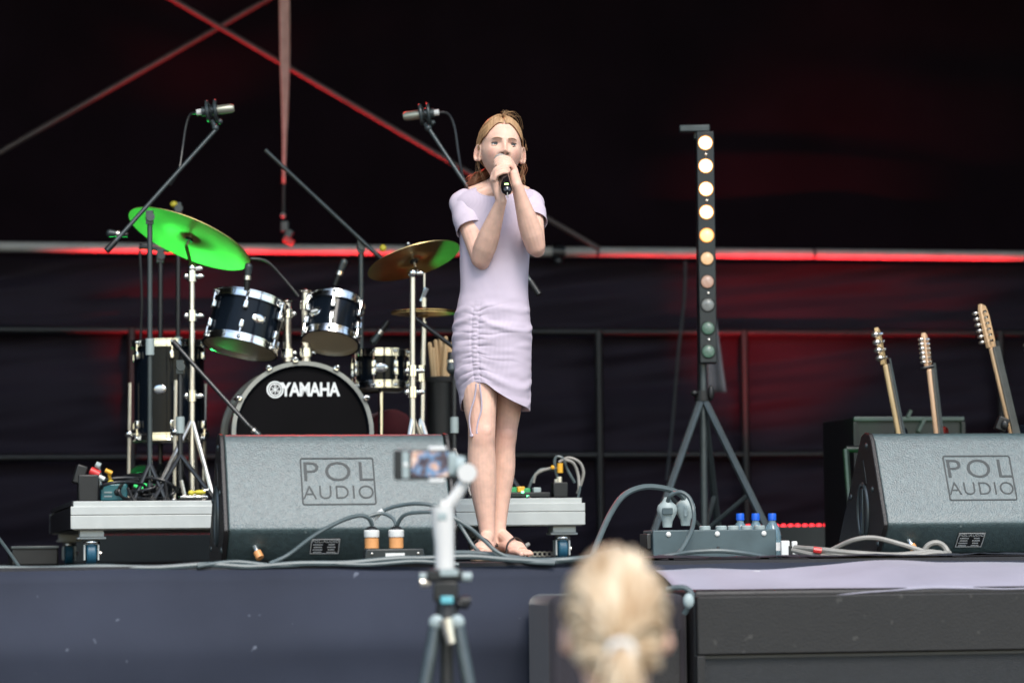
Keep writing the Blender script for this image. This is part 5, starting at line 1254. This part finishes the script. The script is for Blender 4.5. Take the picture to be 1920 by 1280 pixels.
def dress_pt(u, v):
    th = 2 * math.pi * u - math.pi
    t0, t1 = neck_py(th), hem_py(th)
    py = lerp(t0, t1, v)
    cx, hw_, hd_, dy = spline(TORSO, py)
    xs = th - SEAM
    xs = (xs + math.pi) % (2 * math.pi) - math.pi
    g_ = smooth(560, 600, py) * (1 - smooth(712, 722, py))
    X = xs * .12
    near = math.exp(-(X / .010) ** 2)
    w_ = 0
    # gathers running out of the drawstring channel
    ax_ = abs(xs)
    for y0, ln_, A in (CREASE_R if xs > 0 else CREASE_L):
        yy = y0 + (y0 - 640) * .42 * ax_ ** .8 + 4 * noise.noise(Vector((xs * 3, y0 * .1, 1.5)))
        d_ = py - yy; k_ = math.exp(-(ax_ / ln_) ** 1.6) * smooth(.03, .10, ax_)
        w_ += A * k_ * (.9 * math.exp(-((d_ + 4.5) / 3.6) ** 2) - 1.25 * math.exp(-abs(d_) / 1.5) + .5 * math.exp(-((d_ - 4.5) / 3.6) ** 2))
    w_ *= smooth(545, 585, py)
    w_ += g_ * (-.0020 * math.exp(-((abs(X) - .011) / .004) ** 2) + .0011 * near * (1 + math.sin(py * .8 + 3 * noise.noise(Vector((py * .06, 0, 0))))))
    # broad drape folds over hips and waist
    fold = 0
    for c0, sl, A, wd in ((575, 10, .0035, 7), (598, 26, .0055, 6), (622, -8, .0040, 7), (648, -18, .0030, 8), (690, 40, .0050, 8), (706, 62, .0040, 8)):
        yy = c0 + sl * math.sin(max(0, min(1, xs / 2.2)) * math.pi * .9) if xs > 0 else c0 + 14 * abs(xs)
        fold += A * math.exp(-((py - yy) / wd) ** 2) * smooth(.05, .3, abs(xs)) * (1 - smooth(1.5, 2.4, abs(xs)))
    w_ += fold * .95
    w_ += .0018 * noise.noise(Vector((th * 1.4, py * .035, 4.4))) * smooth(530, 580, py) + .0016 * noise.noise(Vector((th * 2.5, py * .10, 6.4))) * smooth(540, 590, py)
    w_ += .0012 * noise.noise(Vector((th * 3, py * .03, 7.7)))
    # side flare at the hem
    hemf = smooth(-26, 0, py - t1)
    off = .0055 + w_ + .0015 * hemf * (1 - near)
    return torso_pt(th, py, off)
NU, NV = 300, 300
m = MB(); m.grid(dress_pt, NU, NV, True)
dr = m.build('dress', M_['dress'], pt, sharp=180)
uvl = dr.data.uv_layers.new(name='UVMap')
for p in dr.data.polygons:
    us = [dr.data.loops[l].vertex_index % NU for l in p.loop_indices]; wrap = max(us) - min(us) > 2
    for l in p.loop_indices:
        vi = dr.data.loops[l].vertex_index; i = vi % NU; j = vi // NU
        if wrap and i == 0: i = NU
        uvl.data[l].uv = (i / NU, j / NV)
sol = dr.modifiers.new('solid', 'SOLIDIFY'); sol.thickness = .0022; sol.offset = -1
m = MB()
m.tube([torso_pt(2 * math.pi * i / 90, neck_py(2 * math.pi * i / 90) + .6, .0062) for i in range(90)], .0024, 6, closed=True); m.build('neck_band', M_['dressplain'], dr)
m = MB()
m.tube([dress_pt(i / 140, .992) + Vector((0, -.0006, 0)) for i in range(140)], .0016, 6, closed=True); m.build('hem_band', M_['dressplain'], dr)
def sleeve(sh, el, inner, end, nm, open_):
    d = (el - sh).normalized(); m = MB()
    ref = Vector((0, -1, 0)); y_ = (ref - d * ref.dot(d)).normalized(); x_ = y_.cross(d)
    L_ = (el - sh).length * end
    def fn(u, v):
        a = 2 * math.pi * u
        t_ = min(1, v / .32) * math.pi / 2; r_ = .0462 * math.sin(t_) + .001 + (open_ + .001) * smooth(.4, 1, v)
        n_ = .0035 * noise.noise(Vector((math.cos(a) * 1.2, math.sin(a) * 1.2, v * 2.2 + sh.x * 9))) + .0022 * math.sin(v * 16 + 3 * math.cos(a)) * smooth(.1, .4, v) * (1 - v * .6)
        c = sh + (inner - sh) * .35 * (1 - smooth(0, .5, v)) - d * (.0462 * math.cos(t_)) + d * (L_ * max(0, v - .32) / .68)
        if v > .8: c += -UZ * 0
        return c + (x_ * math.cos(a) + y_ * math.sin(a)) * (r_ + n_)
    m.grid(fn, 60, 50, True); o = m.build('sleeve', M_['dressplain'], dr, sharp=180)
    o.modifiers.new('solid', 'SOLIDIFY').thickness = .002
sleeve(shR, elR, G(878, 378, .032), .48, 'sleeve', .004); sleeve(shL, elL, G(985, 378, .032), .46, 'sleeve', .002)
# drawstrings
for pts in ([(893, 719), (890, 745), (882, 772), (880, 790), (882, 806), (884, 816)], [(899, 719), (902, 742), (903, 765), (897, 788), (894, 806), (895, 811)]):
    m = MB(); pp = curve_pts([G(x, y, -.078 if y < 722 else -.075 + .0002 * (y - 722)) for x, y in pts], 5); m.tube(pp, .0060, 8, flat=.5); s_ = m.build('drawstring', M_['dressplain'], dr)
    m = MB(); m.ell(pp[-1], (.0065, .005, .006)); m.build('knot', M_['dressplain'], s_)
# sandals
for heel, toe, s in ((fhR, ftR, -1), (fhL, ftL, 1)):
    d = (toe - heel); L_ = d.length; d.normalize(); sd_ = Vector((d.y, -d.x, 0)) * s
    M = frame(Vector((heel.x, heel.y, Z0 + .001)), sd_ * s, d, UZ) if s > 0 else frame(Vector((heel.x, heel.y, Z0 + .001)), -sd_, d, UZ)
    sn_ = MB(M); ol = []
    for i in range(28):
        a = 2 * math.pi * i / 28; yy = L_ * (.49 + .545 * math.sin(a)); ww = interp([(-.02, .022), (.05, .030), (.10, .030), (.15, .040), (.19, .040), (.22, .028)], yy)[0]
        ol.append((ww * math.cos(a) * (1 if abs(math.sin(a)) < .9 else 1), yy))
    sn_.prism(ol, 0, .011); sd_o = sn_.build('sandal', M_['sole'], pt, bevel=.003)
    m = MB(M); m.tube(curve_pts([(-.041, L_ * .62, .014), (-.031, L_ * .61, .054), (.0, L_ * .59, .077), (.031, L_ * .61, .058), (.042, L_ * .62, .014)], 5), .0058, 8, flat=.5)
    m.build('toe_strap', M_['sandal'], sd_o)
    ac = G(915, 1021, .021) if s < 0 else G(934, 1019, .092)
    m = MB(); m.tube([ac + Vector((.0305 * math.cos(2*math.pi*i/24), .0315 * math.sin(2*math.pi*i/24), .007 * math.sin(2*math.pi*i/24))) for i in range(24)], .0036, 8, closed=True); m.build('ankle_strap', M_['sandal'], sd_o)

# microphone
mt = thing('microphone', 'black cordless microphone held with both hands before the mouth', 'microphone', mE)
MM = frame(mB, e1, e2, ax) if e1.cross(e2).dot(ax) > 0 else frame(mB, e1, -e2, ax)
Lm = (mE - mB).length
m = MB(MM); m.lathe([(0, -.026), (.012, -.023), (.021, -.014), (.0245, 0), (.0235, .010), (.021, .018)], 28); m.build('grille', mat('mic_mesh', (.42,.39,.36), .5, .2, nscale=300, var=.3), mt)
m = MB(MM); m.lathe([(.0225, .018), (.0230, .024), (.0195, .036), (.0180, .06), (.0175, Lm * .6), (.0185, Lm - .035), (.0185, Lm - .012), (.0150, Lm - .002), (.0095, Lm + .004), (0, Lm + .005)], 28); m.build('body', mat('mic_lacquer', (.010,.008,.009), .16, coat=.6), mt)
m = MB(); q = mB + ax * (Lm - .020) + e2 * .0178; m.box(q, (.0135, .0085, .0030), frame(q, e1, ax, e2).to_3x3()); m.build('display', emis('mic_display', (.55, 1, .30), 1.2, (.3,.5,.2)), mt, bevel=.001)
m = MB(); m.tube([mB + ax * (Lm + .003), mB + ax * (Lm + .022) - UZ * .006], .0020, 6); m.build('antenna', M_['cablegrey'], mt)

# ================================================================== SPECTATOR
sp = PF(1152, 4.78, 0)
hc2 = P(1154, 1180, 4.78)
HM2 = Matrix.Translation(hc2) @ Matrix.Rotation(R(182), 4, 'Z') @ Matrix.Rotation(R(-4), 4, 'X')
ps = thing('person', 'blurred blond person in the foreground seen from behind with a ponytail', 'person', Vector((hc2.x, hc2.y, 0)))
b = MB(); KS = 1.06
add_head(b, HM2, KS, 64, 48)
for s in (-1, 1): add_ear(b, HM2, s, KS, .66)
c = hc2
b.tube([c + Vector((0, -.01, -.04)), c + Vector((0, 0, -.14)), c + Vector((0, 0, -.19))], [.052, .050, .062], 18)
b.tube([c + Vector((0, 0, -.17)), c + Vector((0, 0, -.22)), c + Vector((0, .01, -.36)), c + Vector((0, .01, -.56)), c + Vector((0, .01, -.68))], [.06, .115, .13, .12, .13], 24)
for s in (-1, 1):
    b.tube([c + Vector((s * .05, 0, -.19)), c + Vector((s * .135, .0, -.23)), c + Vector((s * .165, .0, -.30)), c + Vector((s * .18, .02, -.48)), c + Vector((s * .16, -.02 + .06, -.70))], [.05, .05, .046, .038, .028], 16)
    b.ell(c + Vector((s * .155, .05, -.75)), (.022, .032, .045))
    b.tube([c + Vector((s * .065, .01, -.66)), c + Vector((s * .07, .01, -.92)), Vector((c.x + s * .075, c.y, .09))], [.078, .055, .036], 16)
    b.tube([Vector((c.x + s * .075, c.y - .03, .035)), Vector((c.x + s * .08, c.y + .15, .028))], [.036, .030], 12)
bo = b.build('body', M_['skin'], ps, sharp=180)
rm = bo.modifiers.new('remesh', 'REMESH'); rm.mode = 'VOXEL'; rm.voxel_size = .007; rm.use_smooth_shade = True
bo.modifiers.new('smooth', 'SMOOTH').iterations = 4
b = MB()
b.tube([c + Vector((0, 0, -.178)), c + Vector((0, 0, -.22)), c + Vector((0, .01, -.36)), c + Vector((0, .01, -.56)), c + Vector((0, .01, -.70))], [.085, .125, .142, .132, .142], 28)
for s in (-1, 1):
    b.tube([c + Vector((s * .06, 0, -.20)), c + Vector((s * .135, .0, -.232)), c + Vector((s * .166, .0, -.30)), c + Vector((s * .175, .01, -.40))], [.06, .058, .056, .054], 18)
sh = b.build('shirt', M_['shirt'], ps, sharp=180)
rm = sh.modifiers.new('remesh', 'REMESH'); rm.mode = 'VOXEL'; rm.voxel_size = .008; rm.use_smooth_shade = True
LINE2 = [(0, .070), (35, .064), (55, .048), (72, .016), (90, .0), (100, -.02), (112, -.055), (140, -.085), (180, -.092)]
h2 = hair_cap(HM2, KS, LINE2, M_['hairblond'], ps, .012)
m = MB(HM2); rnd = random.Random(11)
for k in range(260):
    a = rnd.uniform(-180, 180); zl = interp(LINE2, abs(a))[0]; lo2, hi2 = -1.5, 1.5
    for _ in range(18):
        mid = (lo2 + hi2) / 2
        if head_surf(dirv(R(a), mid)).z < zl + .003: lo2 = mid
        else: hi2 = mid
    d0 = dirv(R(a), min(1.5, lo2 + rnd.uniform(0, .5))); d1 = Vector((rnd.uniform(-.06, .06), .95, -.14)).normalized()
    pp = []
    lift = rnd.uniform(.008, .022)
    for i in range(9):
        f_ = i / 8; d_ = d0.lerp(d1, f_)
        d_ = (d_ + Vector((0, 0, .3 * math.sin(f_ * math.pi) * (1 if abs(a) < 110 else 0)))).normalized()
        pp.append(head_surf(d_, KS) + d_ * (.001 + lift * smooth(0, .3, f_)))
    m.tube(pp, [.001, .0028, .0034, .0036, .0034, .003, .0026, .0022, .0014], 5)
m.build('hair_strands', M_['hairblond'], h2, sharp=180)
m = MB(HM2)
tb = head_surf(Vector((0, .95, -.16)).normalized(), KS) + Vector((0, .012, 0))
for k in range(90):
    o_ = Vector((rnd.gauss(0, .009), rnd.gauss(0, .007), rnd.gauss(0, .005)))
    m.tube(curve_pts([tb + Vector((0, -.02, .01)), tb + o_ * .5 + Vector((0, .015, -.004)), tb + o_ * 1.2 + Vector((0, .034, -.035)), tb + o_ * 1.7 + Vector((0, .026, -.10)), tb + o_ * 1.9 + Vector((0, .02, -.17)), tb + o_ + Vector((0, .02, -.24))], 4), [.003, .0035, .0035, .003, .0025, .001], 5)
m.build('ponytail', M_['hairblond'], h2, sharp=180)
m = MB(HM2); m.tube([tb + Vector((.017 * math.cos(2*math.pi*i/18), .012, .013 * math.sin(2*math.pi*i/18))) for i in range(18)], .006, 8, closed=True); m.build('hair_tie', M_['white'], h2)
